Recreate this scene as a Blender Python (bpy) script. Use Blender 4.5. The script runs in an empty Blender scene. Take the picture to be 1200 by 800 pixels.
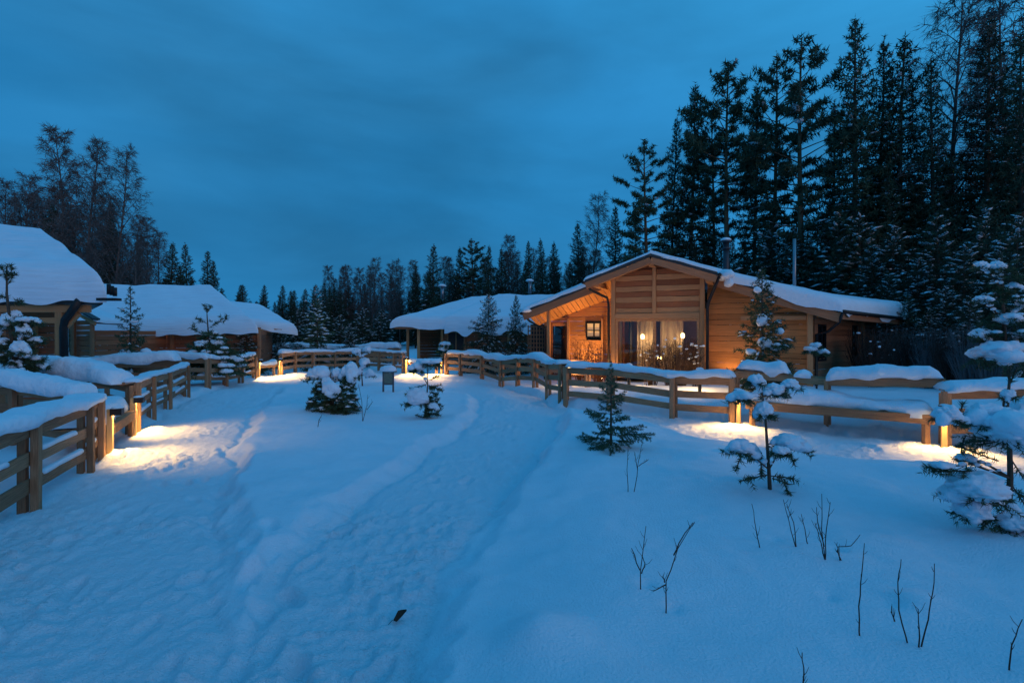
import bpy, math, random
import numpy as np
from mathutils import Vector, Matrix
rnd = random.Random(7)
SC = bpy.context.scene
COL = SC.collection
EYE = 2.0

# ---------------------------------------------------------------- camera
cd = bpy.data.cameras.new('camera'); cam = bpy.data.objects.new('camera', cd); COL.objects.link(cam)
cam.location = (0, 0, EYE); cam.rotation_euler = (math.radians(90), 0, 0)
cd.sensor_width = 36; cd.lens = 18; cd.shift_y = -10/1200
cd.clip_end = 2000; cd.clip_start = 0.05
SC.camera = cam

# ---------------------------------------------------------------- sky
W = bpy.data.worlds.new('World'); SC.world = W; W.use_nodes = True
nt = W.node_tree; nt.nodes.clear()
def N(t, **k):
    n = nt.nodes.new(t)
    for a, b in k.items(): setattr(n, a, b)
    return n
def L(a, b): nt.links.new(a, b)
SUN_EL, SUN_DIR = 6.0, (0.62, -0.78)      # added warm fill for the wood, from behind the camera, to the right
out = N('ShaderNodeOutputWorld'); bg = N('ShaderNodeBackground'); L(bg.outputs[0], out.inputs[0])
tc = N('ShaderNodeTexCoord')
dot = N('ShaderNodeVectorMath', operation='DOT_PRODUCT'); L(tc.outputs['Generated'], dot.inputs[0])
g = Vector((0.50, 0.10, 0.86)).normalized(); dot.inputs[1].default_value = g
ramp = N('ShaderNodeValToRGB'); L(dot.outputs['Value'], ramp.inputs[0])
cr = ramp.color_ramp
cr.elements[0].position = 0.0; cr.elements[0].color = (0.0150, 0.155, 0.360, 1)
cr.elements[1].position = 1.0; cr.elements[1].color = (0.042, 0.34, 0.70, 1)
for p, c in ((0.30, (0.0165, 0.168, 0.385, 1)), (0.55, (0.020, 0.190, 0.43, 1)), (0.78, (0.029, 0.262, 0.555, 1))):
    e = cr.elements.new(p); e.color = c
mp = N('ShaderNodeMapping'); mp.inputs['Scale'].default_value = (1.0, 1.0, 3.4); mp.inputs['Location'].default_value = (3.1, 0.7, 0.2)
L(tc.outputs['Generated'], mp.inputs[0])
nz = N('ShaderNodeTexNoise'); nz.inputs['Scale'].default_value = 2.1; nz.inputs['Detail'].default_value = 6; nz.inputs['Roughness'].default_value = .5
nz.inputs['Distortion'].default_value = .3
L(mp.outputs[0], nz.inputs['Vector'])
r2 = N('ShaderNodeMapRange'); r2.inputs[1].default_value = .32; r2.inputs[2].default_value = .68; r2.inputs[3].default_value = .84; r2.inputs[4].default_value = 1.26
L(nz.outputs[0], r2.inputs[0])
mul = N('ShaderNodeVectorMath', operation='SCALE'); L(ramp.outputs[0], mul.inputs[0])
nz2 = N('ShaderNodeTexNoise'); nz2.inputs['Scale'].default_value = 1.3; nz2.inputs['Detail'].default_value = 5; L(mp.outputs[0], nz2.inputs['Vector'])
gm = N('ShaderNodeMapRange'); gm.inputs[1].default_value = .45; gm.inputs[2].default_value = .72; gm.inputs[3].default_value = 0; gm.inputs[4].default_value = .55; L(nz2.outputs[0], gm.inputs[0])
gx = N('ShaderNodeMixRGB'); gx.inputs[2].default_value = (.028, .185, .39, 1); L(gm.outputs[0], gx.inputs[0]); L(ramp.outputs[0], gx.inputs[1]); L(gx.outputs[0], mul.inputs[0]); L(r2.outputs[0], mul.inputs['Scale'])
# twilight part of the physical sky, very weak
sky = N('ShaderNodeTexSky', sky_type='NISHITA'); sky.sun_disc = False
sky.sun_elevation = math.radians(-5); sky.sun_rotation = math.atan2(SUN_DIR[0], SUN_DIR[1]); sky.ozone_density = 6
sc_ = N('ShaderNodeVectorMath', operation='SCALE'); L(sky.outputs[0], sc_.inputs[0]); sc_.inputs['Scale'].default_value = 0.08
add = N('ShaderNodeVectorMath', operation='ADD'); L(mul.outputs[0], add.inputs[0]); L(sc_.outputs[0], add.inputs[1])
L(add.outputs[0], bg.inputs['Color']); bg.inputs['Strength'].default_value = 1.12

# ---------------------------------------------------------------- added fill that warms the wood (one soft sun)
sl = bpy.data.lights.new('sun', 'SUN'); so = bpy.data.objects.new('sun', sl); COL.objects.link(so)
sl.energy = 0.50; sl.angle = math.radians(50); sl.color = (1.0, 0.60, 0.36)
d = -Vector((SUN_DIR[0]*math.cos(math.radians(SUN_EL)), SUN_DIR[1]*math.cos(math.radians(SUN_EL)), math.sin(math.radians(SUN_EL))))
so.rotation_euler = d.to_track_quat('-Z', 'Y').to_euler(); so.location = (20, -30, 12)

SC.view_settings.view_transform = 'Standard'; SC.view_settings.look = 'None'
SC.view_settings.exposure = 0.0; SC.view_settings.gamma = 1.0
SC.cycles.max_bounces = 6; SC.cycles.transparent_max_bounces = 8; SC.cycles.use_denoising = True
SC.cycles.sample_clamp_indirect = 4.0

# ---------------------------------------------------------------- noise and terrain
_R = np.random.RandomState(11)
_T = _R.rand(12, 64, 64)
def vn(x, y, k=0):
    x = np.asarray(x, float); y = np.asarray(y, float)
    xi = np.floor(x).astype(int); yi = np.floor(y).astype(int)
    fx = x-xi; fy = y-yi; fx = fx*fx*fx*(fx*(fx*6-15)+10); fy = fy*fy*fy*(fy*(fy*6-15)+10)
    t = _T[k % 12]; a = t[xi % 64, yi % 64]; b = t[(xi+1) % 64, yi % 64]; c = t[xi % 64, (yi+1) % 64]; d_ = t[(xi+1) % 64, (yi+1) % 64]
    return (a+(b-a)*fx)*(1-fy)+(c+(d_-c)*fx)*fy - .5
def sstep(a, b, x):
    t = np.clip((x-a)/(b-a), 0, 1); return t*t*(3-2*t)
PATHS = [  # (x, y, half width)
    [(-2.6, -6, 1.3), (-2.9, 2.6, 1.15), (-3.35, 3.5, 1.2), (-4.05, 4.6, 1.25), (-5.15, 7, 1.2), (-6.3, 9.6, 1.15), (-7.9, 13.5, 1.15), (-9.4, 17.6, 1.1), (-9.9, 21, 1.2), (-8.6, 23.2, 1.2), (-4.6, 22.9, 1.2)],
    [(-1.2, -6, .7), (-1.15, 2.5, .50), (-1.13, 3.3, .50), (-1.22, 4.4, .70), (-.97, 6.3, .93), (-.2, 9.6, 1.05), (.2, 13, 1.1), (-.1, 15.8, 1.1), (-1.4, 19.0, 1.2), (-3.6, 21.2, 1.3), (-6.5, 22.5, 1.3)],
    [(1.2, 13.4, .6), (3.1, 11.5, 1.3), (4.9, 9.7, 1.6), (7.0, 8.1, 1.6), (10.5, 6.9, 1.6), (16, 6.2, 1.5)]]
def pathmask(x, y):
    best = np.full(np.shape(x), 9.0); weight = np.zeros(np.shape(x))
    for n, P in enumerate(PATHS):
        dd = np.full(np.shape(x), 9.0)
        for (x0, y0, w0), (x1, y1, w1) in zip(P, P[1:]):
            vx, vy = x1-x0, y1-y0; t = np.clip(((x-x0)*vx+(y-y0)*vy)/(vx*vx+vy*vy), 0, 1)
            q = np.hypot(x-x0-t*vx, y-y0-t*vy)-(w0+(w1-w0)*t)
            dd = np.minimum(dd, q)
        if n == 2: dd = dd+.05
        best = np.minimum(best, dd)
    return best
_SEEN = {}
_fp = []
_fr = random.Random(3)
def _trail(P, n, spread, side=.13):
    for k in range(n):
        t = k/(n-1)*(len(P)-1); i = min(int(t), len(P)-2); f = t-i
        x = P[i][0]+(P[i+1][0]-P[i][0])*f; y = P[i][1]+(P[i+1][1]-P[i][1])*f
        a = math.atan2(P[i+1][1]-P[i][1], P[i+1][0]-P[i][0])
        s = side if k % 2 else -side
        _fp.append((x-math.sin(a)*s+_fr.gauss(0, spread), y+math.cos(a)*s+_fr.gauss(0, spread), a+_fr.gauss(0, .25), _fr.uniform(.02, .06)))
_trail([(-1.3, 2.6), (-1.5, 3.3), (-2.0, 4.2), (-2.9, 5.4), (-4.3, 7)], 16, .10)
_trail([(-1.0, 2.7), (-1.25, 4.2), (-.8, 6), (-.2, 9), (.1, 12)], 16, .2)
_trail([(-2.2, 2.6), (-2.5, 4.2), (-3.9, 6), (-5.4, 9)], 9, .35)
_trail([(-3.1, 2.6), (-3.9, 5), (-5.2, 7.6)], 5, .4)
_trail([(-1.7, 2.5), (-1.9, 3.4), (-1.6, 5.1), (-1.0, 7.2)], 8, .3)
_trail([(-.5, 2.4), (-.62, 2.7), (-.7, 3.0)], 4, .04, .09)
_trail([(3.5, 11.4), (6.5, 9.2), (9, 8)], 16, .2)
def H(x, y):
    x = np.asarray(x, float); y = np.asarray(y, float)
    sm_ = sstep(-2.2, -1.2, x); q = pathmask(x, y)+(.30-.16*sm_)*vn(x*.9, y*.9, 4)+(.18-.06*sm_)*vn(x*2.1, y*2.1, 6)+.10*vn(x*5.3, y*5.3, 5)
    wdt = .05+.22*(1-sm_)+.9*sstep(2.0, 3.5, x)+.16*np.clip(vn(x*.5, y*.5, 8)+.1, 0, 1); m = 1-sstep(-.10, wdt, q)                       # 1 on the trodden path
    side = sstep(-.4, .9, x-(-.5+y*.12))              # deeper snow right of the middle path
    bank = (.115+.185*side)*sstep(0, .25, q)
    far = sstep(14, 22, y)
    bank = bank*(1-.65*far)
    smooth = .15*vn(x/2.3, y/2.3, 1)+.085*vn(x/.95, y/.95, 2)+.030*vn(x/.36, y/.36, 3)+.010*vn(x/.12, y/.12, 5)
    lip = .055*np.exp(-((q-.22)/.14)**2)*(.12+side)*(1+1.2*vn(x*1.6, y*1.6, 6))
    lip = lip-.045*np.exp(-((q+.08)/.07)**2)*(1-sstep(1.6, 2.6, x))
    lumps = (.05+.30*sstep(2, 4, x)*sstep(7, 8.5, y)*(1-sstep(13, 14, y)))*np.maximum(0, vn(x*3.1, y*3.1, 9)-.1)*np.exp(-((q-.1)/.35)**2)
    c1 = np.abs(vn(x/.24+.6*vn(x*3, y*3, 1), y/.24, 8)); c2 = np.abs(vn(x/.11, y/.11+.8*vn(x*5, y*5, 2), 10)); pt = .35+1.5*np.clip(vn(x/.9, y/.9, 2)+.3, 0, 1)
    rough = .022*vn(x/.5, y/.5, 7)+(.13*(.2-c1)*(c1 < .2)+.075*(.16-c2)*(c2 < .16)+.030*vn(x/.065, y/.065, 9)+.018*vn(x/.034, y/.034, 3))*pt+.03*vn(x/1.1, y/1.1, 0)-.02
    h = (1-m)*(bank+smooth)+lip+lumps+m*rough-.02*m
    near = (y < 14)
    for (fx, fy, a, dp) in _fp:
        ca, sa = math.cos(a), math.sin(a)
        dx = x-fx; dy = y-fy
        u = (dx*ca+dy*sa)/.15; v = (-dx*sa+dy*ca)/.065
        wv = .35*vn(x*9+fx*7, y*9+fy*5, 3); r = (u*u+v*v)*(1+wv)+wv*.6; r = np.maximum(r, 0)
        h = h-dp*np.exp(-r**1.6)+dp*.3*np.exp(-(np.sqrt(r+1e-9)-1.5)**2*6)
    # drifts round the shrubs
    for (cx, cy, rr, hh) in DRIFTS:
        h = h+hh*np.exp(-((x-cx)**2+(y-cy)**2)/rr**2)
    h = h+sstep(26, 90, y)*1.2*vn(x/30, y/30, 2)
    H.m = m; return h
DRIFTS = [(.93, 3.55, .05, -.03), (1.04, 3.3, .05, -.03), (2.6, 3.28, .16, .05), (2.45, 3.3, .06, -.03), (2.1, 3.4, .05, -.03), (2.6, 4.1, .07, -.04), (2.2, 4.3, .05, -.03), (1.75, 9.15, .5, .13), (-3.6, 9.6, 1.2, .06), (2.4, 5.6, 1.0, .06), (5.2, 5.9, .7, .10), (-6.25, 8.25, .28, .17), (-7.35, 10.5, .25, .12), (4.9, 11.0, .3, .08), (.15, 3.0, .22, .13), (.1, 5.0, .8, .05), (-4.7, 6.0, .5, .04)]
def Hs(x, y): return float(H(np.array([float(x)]), np.array([float(y)]))[0])
def wp(px, py, Y): return Vector(((px-600)/600*Y, Y, EYE-(py-390)*Y/600))   # a point of the place at distance Y along a sight line
def G(px, py):                                                            # where a sight line meets the snow
    Y = 600*EYE/(py-390)
    for _ in range(25):
        z = Hs((px-600)/600*Y, Y); Y = .5*Y+.5*600*(EYE-z)/(py-390)
    return Vector(((px-600)/600*Y, Y, Hs((px-600)/600*Y, Y)))

# ---------------------------------------------------------------- materials
def mat(name, col, rough=.8, bump=0, bscale=20, var=0, vscale=3, stretch=None, metal=0, emit=None, estr=0, objrand=0, spec=.3):
    m = bpy.data.materials.new(name); m.use_nodes = True; t = m.node_tree; b = t.nodes['Principled BSDF']
    b.inputs['Base Color'].default_value = (*col, 1); b.inputs['Roughness'].default_value = rough; b.inputs['Metallic'].default_value = metal
    b.inputs['Specular IOR Level'].default_value = spec
    if emit: b.inputs['Emission Color'].default_value = (*emit, 1); b.inputs['Emission Strength'].default_value = estr
    co = t.nodes.new('ShaderNodeTexCoord'); src = co.outputs['Object']
    if objrand:
        oi = t.nodes.new('ShaderNodeObjectInfo'); ad = t.nodes.new('ShaderNodeVectorMath'); ad.operation = 'ADD'
        cx = t.nodes.new('ShaderNodeCombineXYZ'); ml = t.nodes.new('ShaderNodeMath'); ml.operation = 'MULTIPLY'; ml.inputs[1].default_value = 57
        t.links.new(oi.outputs['Random'], ml.inputs[0]); 
        for q in range(3): t.links.new(ml.outputs[0], cx.inputs[q])
        t.links.new(src, ad.inputs[0]); t.links.new(cx.outputs[0], ad.inputs[1]); src = ad.outputs[0]
    if stretch:
        mpn = t.nodes.new('ShaderNodeMapping'); mpn.inputs['Scale'].default_value = stretch; t.links.new(src, mpn.inputs[0]); src = mpn.outputs[0]
    colsock = None
    if var:
        n = t.nodes.new('ShaderNodeTexNoise'); n.inputs['Scale'].default_value = vscale; n.inputs['Detail'].default_value = 6; n.inputs['Roughness'].default_value = .65
        t.links.new(src, n.inputs['Vector'])
        rp = t.nodes.new('ShaderNodeValToRGB'); rp.color_ramp.elements[0].position = .3; rp.color_ramp.elements[1].position = .7
        rp.color_ramp.elements[0].color = (*[c*(1-var) for c in col], 1); rp.color_ramp.elements[1].color = (*[min(1, c*(1+var)) for c in col], 1)
        t.links.new(n.outputs[0], rp.inputs[0]); colsock = rp.outputs[0]
        if objrand:
            hv = t.nodes.new('ShaderNodeHueSaturation'); mr = t.nodes.new('ShaderNodeMapRange'); mr.inputs[3].default_value = 1-objrand; mr.inputs[4].default_value = 1+objrand
            t.links.new(oi.outputs['Random'], mr.inputs[0]); t.links.new(mr.outputs[0], hv.inputs['Value']); t.links.new(colsock, hv.inputs['Color']); colsock = hv.outputs[0]
        t.links.new(colsock, b.inputs['Base Color'])
    if bump:
        n2 = t.nodes.new('ShaderNodeTexNoise'); n2.inputs['Scale'].default_value = bscale; n2.inputs['Detail'].default_value = 5
        t.links.new(src, n2.inputs['Vector']); bp = t.nodes.new('ShaderNodeBump'); bp.inputs['Strength'].default_value = 1; bp.inputs['Distance'].default_value = bump
        t.links.new(n2.outputs[0], bp.inputs['Height']); t.links.new(bp.outputs[0], b.inputs['Normal'])
    return m
WG = (2.2, 11, 11)
M = dict(
    snow=mat('snow', (.74, .83, .92), .65, bump=.022, bscale=26, var=.025, vscale=6, spec=.15),
    snow_smooth=mat('settled_snow', (.74, .83, .92), .6, bump=.035, bscale=11, spec=.15),
    fence=mat('weathered_wood', (.36, .195, .108), .85, bump=.008, bscale=9, var=.62, vscale=3.0, stretch=WG, objrand=.22),
    lampwood=mat('pale_post_wood', (.66, .42, .19), .8, bump=.003, bscale=9, var=.25, vscale=3, stretch=WG, objrand=.1),
    plank=mat('larch_plank', (.52, .22, .075), .7, bump=.003, bscale=9, var=.42, vscale=2.4, stretch=WG, objrand=.2),
    plank_dark=mat('red_brown_plank', (.30, .105, .045), .75, bump=.003, bscale=9, var=.4, vscale=2.4, stretch=WG, objrand=.2),
    plank_pale=mat('pale_beam_wood', (.48, .235, .105), .7, bump=.003, bscale=9, var=.3, vscale=2.4, stretch=WG, objrand=.1),
    plank_grey=mat('greyed_plank', (.34, .155, .08), .8, bump=.003, bscale=9, var=.4, vscale=2.4, stretch=WG, objrand=.2),
    log=mat('old_red_plank', (.36, .12, .055), .8, bump=.003, bscale=9, var=.4, vscale=2.4, stretch=WG, objrand=.25),
    roof=mat('dark_roof_metal', (.035, .04, .045), .5),
    black=mat('black_metal', (.015, .015, .017), .45),
    steel=mat('flue_steel', (.30, .32, .35), .35, metal=.8), darksteel=mat('chimney_steel', (.05, .055, .065), .4, metal=.3),
    bark=mat('spruce_bark', (.085, .06, .045), .9, bump=.01, bscale=12, var=.3, vscale=8),
    pinebark=mat('pine_bark', (.16, .085, .05), .9, bump=.01, bscale=12, var=.3, vscale=8),
    birchbark=mat('birch_bark', (.115, .092, .085), .9, var=.5, vscale=5),
    twig=mat('twig_bark', (.055, .035, .028), .9),
    shrubtwig=mat('red_twig', (.22, .08, .035), .8),
    needle=mat('spruce_needles', (.030, .052, .028), .7, var=.5, vscale=1.2, objrand=.25),
    needle_near=mat('young_spruce_needles', (.050, .085, .040), .6, var=.4, vscale=5, objrand=.15),
    needle_pine=mat('pine_needles', (.045, .070, .038), .7, var=.5, vscale=1.5, objrand=.2),
    curtain=mat('linen_curtain', (.50, .40, .28), .9, var=.1),
    interior=mat('interior_wall', (.42, .25, .12), .8, var=.15),
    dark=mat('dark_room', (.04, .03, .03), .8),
    frost=mat('frosted_twig', (.11, .115, .125), .85),
    layered=mat('layered_roof_snow', (.74, .83, .92), .65, bump=.05, bscale=2.2, stretch=(.5, .5, 7), var=.05, vscale=2, spec=.15),
    leaf=mat('dead_leaf', (.04, .02, .012), .8),
    bulb=mat('lit_bulb', (1, .8, .5), .5, emit=(1, .62, .22), estr=75),
    bulb_dim=mat('lit_lamp_shade', (1, .8, .5), .5, emit=(1, .66, .28), estr=7),
    blind=mat('lit_window_blind', (.75, .6, .4), .8, emit=(1, .55, .22), estr=.22),
    board=mat('notice_panel', (.16, .19, .15), .5, var=.25, vscale=9),
    boardframe=mat('grey_board_frame', (.10, .10, .11), .7),
)
def glass():
    m = bpy.data.materials.new('window_glass'); m.use_nodes = True; t = m.node_tree; t.nodes.clear()
    o = t.nodes.new('ShaderNodeOutputMaterial'); mx = t.nodes.new('ShaderNodeMixShader'); tr = t.nodes.new('ShaderNodeBsdfTransparent'); gl = t.nodes.new('ShaderNodeBsdfGlossy')
    gl.inputs['Roughness'].default_value = .02; fr = t.nodes.new('ShaderNodeFresnel'); fr.inputs['IOR'].default_value = 1.9
    tr.inputs['Color'].default_value = (.85, .87, .88, 1)
    t.links.new(fr.outputs[0], mx.inputs[0]); t.links.new(tr.outputs[0], mx.inputs[1]); t.links.new(gl.outputs[0], mx.inputs[2]); t.links.new(mx.outputs[0], o.inputs[0])
    return m
M['glass'] = glass()
def snow_ground_mat():
    t = M['snow'].node_tree; b = t.nodes['Principled BSDF']; a = t.nodes.new('ShaderNodeAttribute'); a.attribute_name = 'trodden'; co = t.nodes.new('ShaderNodeTexCoord')
    def nn(sc, det, ro=.6): n = t.nodes.new('ShaderNodeTexNoise'); n.inputs['Scale'].default_value = sc; n.inputs['Detail'].default_value = det; n.inputs['Roughness'].default_value = ro; t.links.new(co.outputs['Object'], n.inputs['Vector']); return n
    f = nn(9, 8, .72); g_ = nn(55, 4)
    m1 = t.nodes.new('ShaderNodeMath'); m1.operation = 'MULTIPLY'; t.links.new(f.outputs[0], m1.inputs[0]); t.links.new(a.outputs['Fac'], m1.inputs[1])
    b1 = t.nodes.new('ShaderNodeBump'); b1.inputs['Distance'].default_value = .030; t.links.new(m1.outputs[0], b1.inputs['Height'])
    b2 = t.nodes.new('ShaderNodeBump'); b2.inputs['Distance'].default_value = .016; t.links.new(g_.outputs[0], b2.inputs['Height']); t.links.new(b1.outputs[0], b2.inputs['Normal']); t.links.new(b2.outputs[0], b.inputs['Normal'])
snow_ground_mat()

# ---------------------------------------------------------------- object helpers
def tag(o, label=None, cat=None, group=None, kind=None):
    if label: o['label'] = label
    if cat: o['category'] = cat
    if group: o['group'] = group
    if kind: o['kind'] = kind
    return o
def thing(name, loc, label, cat, group=None):
    o = bpy.data.objects.new(name, None); COL.objects.link(o); o.location = loc; o.empty_display_size = .2
    return tag(o, label, cat, group)
class MB:
    def __init__(s): s.v = []; s.f = []; s.n = 0
    def add(s, v, f):
        n = s.n; s.v.extend([tuple(p) for p in v]); s.f.extend([tuple(i+n for i in q) for q in f]); s.n += len(v)
    def box(s, a, b):
        x0, y0, z0 = a; x1, y1, z1 = b
        s.add([(x0, y0, z0), (x1, y0, z0), (x1, y1, z0), (x0, y1, z0), (x0, y0, z1), (x1, y0, z1), (x1, y1, z1), (x0, y1, z1)],
              [(0, 3, 2, 1), (4, 5, 6, 7), (0, 1, 5, 4), (1, 2, 6, 5), (2, 3, 7, 6), (3, 0, 4, 7)])
    def tube(s, P, R, n=6, cap=True):
        P = [Vector(p) for p in P]
        if not hasattr(R, '__len__'): R = [R]*len(P)
        vs = []; ref = Vector((.31, .77, .55))
        for i, p in enumerate(P):
            t = (P[min(i+1, len(P)-1)]-P[max(i-1, 0)]).normalized(); a = t.cross(ref)
            if a.length < .1: a = t.cross(Vector((1, 0, 0)))
            a.normalize(); b = t.cross(a)
            for k in range(n):
                th = 2*math.pi*k/n; vs.append(p+(a*math.cos(th)+b*math.sin(th))*R[i])
        fs = []
        for i in range(len(P)-1):
            for k in range(n):
                fs.append((i*n+k, i*n+(k+1) % n, (i+1)*n+(k+1) % n, (i+1)*n+k))
        if cap: fs.append(tuple(range(n-1, -1, -1))); fs.append(tuple((len(P)-1)*n+k for k in range(n)))
        s.add(vs, fs)
    def blob(s, c, r, seed=0, sub=2, amp=.16, flat=.55):
        D, F = ico(sub); k = seed*1.37
        w = (np.sin(D[:, 0]*2.3+k)+np.sin(D[:, 1]*2.9+k*1.7)+np.sin(D[:, 2]*2.1+k*.6+D[:, 0]*1.7))/3*amp + (np.sin(D[:, 0]*6.1+k*2)*np.sin(D[:, 1]*5.3+k)*np.sin(D[:, 2]*6.7+k*3))*amp*.5
        if sub > 2: w = w+.35*amp*np.sin(D[:, 0]*13+k*3+2*np.sin(D[:, 2]*7))*np.sin(D[:, 1]*11+k)+.2*amp*np.sin(D[:, 2]*17+k+D[:, 1]*9)
        q = D*(1+w)[:, None]; q[:, 2] = np.where(q[:, 2] < 0, q[:, 2]*flat, q[:, 2])
        q = q*np.array(r)+np.array(c)
        s.add(q.tolist(), F)
    def lens(s, c, r, h, rg, ax=(1, 0), sl=-.3):
        n0 = len(s.v); ux, uy = ax; L1 = rg.uniform(1.0, 1.9); L2 = rg.uniform(.45, .8); sl = sl+rg.uniform(-.15, .1)
        def lp(a, q, z): u = a*L1; v = q*L2; return (c[0]+ux*u-uy*v, c[1]+uy*u+ux*v, c[2]+z+u*sl-abs(v)*.25)
        vs = [lp(rg.uniform(-.2, .2)*r, 0, h)]
        for k in range(6):
            a = k*math.pi/3+rg.random(); q = r*rg.uniform(.6, 1.15); vs.append(lp(q*math.cos(k*math.pi/3), q*math.sin(k*math.pi/3), rg.uniform(-.16, .16)*r))
        vs.append(lp(0, 0, -h*.35))
        s.add(vs, [(0, 1+k, 1+(k+1) % 6) for k in range(6)]+[(7, 1+(k+1) % 6, 1+k) for k in range(6)])
    def tris(s, A):                                   # A: (n,3,3)
        A = np.asarray(A); n = len(A); base = s.n
        s.v.extend(A.reshape(-1, 3).tolist()); s.f.extend([(base+3*i, base+3*i+1, base+3*i+2) for i in range(n)]); s.n += 3*n
    def mesh(s, name, m, smooth=False):
        me = bpy.data.meshes.new(name); me.from_pydata(s.v, [], s.f); me.materials.append(M[m])
        if smooth: me.polygons.foreach_set('use_smooth', [True]*len(me.polygons))
        me.update(); return me
    def build(s, name, m, parent=None, smooth=False, local=False):
        if parent is not None and not local:
            l = parent.location; s.v = [(a-l.x, b-l.y, c-l.z) for a, b, c in s.v]
        o = bpy.data.objects.new(name, s.mesh(name, m, smooth)); COL.objects.link(o)
        if parent is not None: o.parent = parent
        return o
_ico = {}
def ico(sub):
    if sub in _ico: return _ico[sub]
    t = (1+5**.5)/2
    V = [(-1, t, 0), (1, t, 0), (-1, -t, 0), (1, -t, 0), (0, -1, t), (0, 1, t), (0, -1, -t), (0, 1, -t), (t, 0, -1), (t, 0, 1), (-t, 0, -1), (-t, 0, 1)]
    V = [np.array(v)/np.linalg.norm(v) for v in V]
    F = [(0, 11, 5), (0, 5, 1), (0, 1, 7), (0, 7, 10), (0, 10, 11), (1, 5, 9), (5, 11, 4), (11, 10, 2), (10, 7, 6), (7, 1, 8), (3, 9, 4), (3, 4, 2), (3, 2, 6), (3, 6, 8), (3, 8, 9), (4, 9, 5), (2, 4, 11), (6, 2, 10), (8, 6, 7), (9, 8, 1)]
    for _ in range(sub):
        c = {}; F2 = []
        def mid(a, b):
            k = (min(a, b), max(a, b))
            if k not in c: v = V[a]+V[b]; V.append(v/np.linalg.norm(v)); c[k] = len(V)-1
            return c[k]
        for a, b, d_ in F:
            x, y, z = mid(a, b), mid(b, d_), mid(d_, a); F2 += [(a, x, z), (b, y, x), (d_, z, y), (x, y, z)]
        F = F2
    _ico[sub] = (np.array(V), F); return _ico[sub]
# a unit board with slightly chamfered and uneven edges, shared by all boards of one wood
_bm = {}
def board_mesh(m, k):
    if (m, k) in _bm: return _bm[(m, k)]
    rg = random.Random(100+k); b = MB(); xs = [-.5, -.2, .15, .5]; vs = []
    for x in xs:
        j = [rg.uniform(-.05, .05) for _ in range(4)]; e = .44
        for (y, z) in ((-.5, -e), (-e, -.5), (e, -.5), (.5, -e), (.5, e), (e, .5), (-e, .5), (-.5, e)):
            vs.append((x, y+(j[0] if y > 0 else j[1])*.5, z+(j[2] if z > 0 else j[3])))
    fs = [(i*8+q, i*8+(q+1) % 8, (i+1)*8+(q+1) % 8, (i+1)*8+q) for i in range(3) for q in range(8)]
    fs += [tuple(range(7, -1, -1)), tuple(24+q for q in range(8))]
    b.add(vs, fs); _bm[(m, k)] = b.mesh('board', m); return _bm[(m, k)]
def board(parent, name, m, p0, p1, w, h, up=(0, 0, 1), k=None):
    """a board from p0 to p1; w across, h along up"""
    p0 = Vector(p0); p1 = Vector(p1); x = (p1-p0); ln = x.length; x.normalize(); up = Vector(up)
    z = (up-x*up.dot(x)).normalized(); y = z.cross(x)
    o = bpy.data.objects.new(name, board_mesh(m, rnd.randrange(5) if k is None else k)); COL.objects.link(o)
    mt = Matrix(((x.x, y.x, z.x), (x.y, y.y, z.y), (x.z, y.z, z.z)))
    root = Vector((0, 0, 0)); q = parent
    while q is not None: root += q.location; q = q.parent
    o.parent = parent; o.location = (p0+p1)/2-root; o.rotation_mode = 'QUATERNION'; o.rotation_quaternion = mt.to_quaternion(); o.scale = (ln, w, h)
    return o
def copy_thing(src, loc, rz, sc, label=None, group=None):
    r = src.copy(); COL.objects.link(r); r.location = loc; r.rotation_euler = (0, 0, rz); r.scale = sc if hasattr(sc, '__len__') else (sc, sc, sc)
    if label: r['label'] = label
    if group: r['group'] = group
    for ch in src.children:
        c = ch.copy(); COL.objects.link(c); c.parent = r
        for g_ in ch.children:
            e = g_.copy(); COL.objects.link(e); e.parent = c
    return r

# ---------------------------------------------------------------- snow ground
def ground():
    ys = [-7.0]; y = -7.0
    while y < 420:
        y += .35 if y < 1.6 else .018+.0080*max(0, y-2.2) ; ys.append(y)
    ys = np.array(ys); nc = 800; u = np.linspace(-1, 1, nc)
    u = np.sign(u)*(.82*np.abs(u)+.18*np.abs(u)**3)
    wid = np.sqrt(8.0**2+(1.55*np.maximum(ys, 0))**2)
    X = u[None, :]*wid[:, None]; Y = np.repeat(ys[:, None], nc, 1)
    Z = H(X, Y); nr = len(ys)
    V = np.stack([X, Y, Z], -1).reshape(-1, 3)
    i = np.arange(nr-1)[:, None]*nc+np.arange(nc-1)[None, :]
    Fc = np.stack([i, i+1, i+1+nc, i+nc], -1).reshape(-1, 4)
    me = bpy.data.meshes.new('snow_ground'); me.vertices.add(len(V)); me.vertices.foreach_set('co', V.ravel())
    me.loops.add(Fc.size); me.loops.foreach_set('vertex_index', Fc.ravel()); me.polygons.add(len(Fc))
    me.polygons.foreach_set('loop_start', np.arange(0, Fc.size, 4)); me.polygons.foreach_set('loop_total', np.full(len(Fc), 4))
    me.polygons.foreach_set('use_smooth', np.ones(len(Fc), bool)); me.update(); me.validate()
    at_ = me.attributes.new('trodden', 'FLOAT', 'POINT'); at_.data.foreach_set('value', H.m.ravel().astype(np.float32)); me.materials.append(M['snow']); o = bpy.data.objects.new('snow_ground', me); COL.objects.link(o)
    tag(o, 'snow covered ground with trodden paths and soft banks', kind='structure')
ground()

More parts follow.
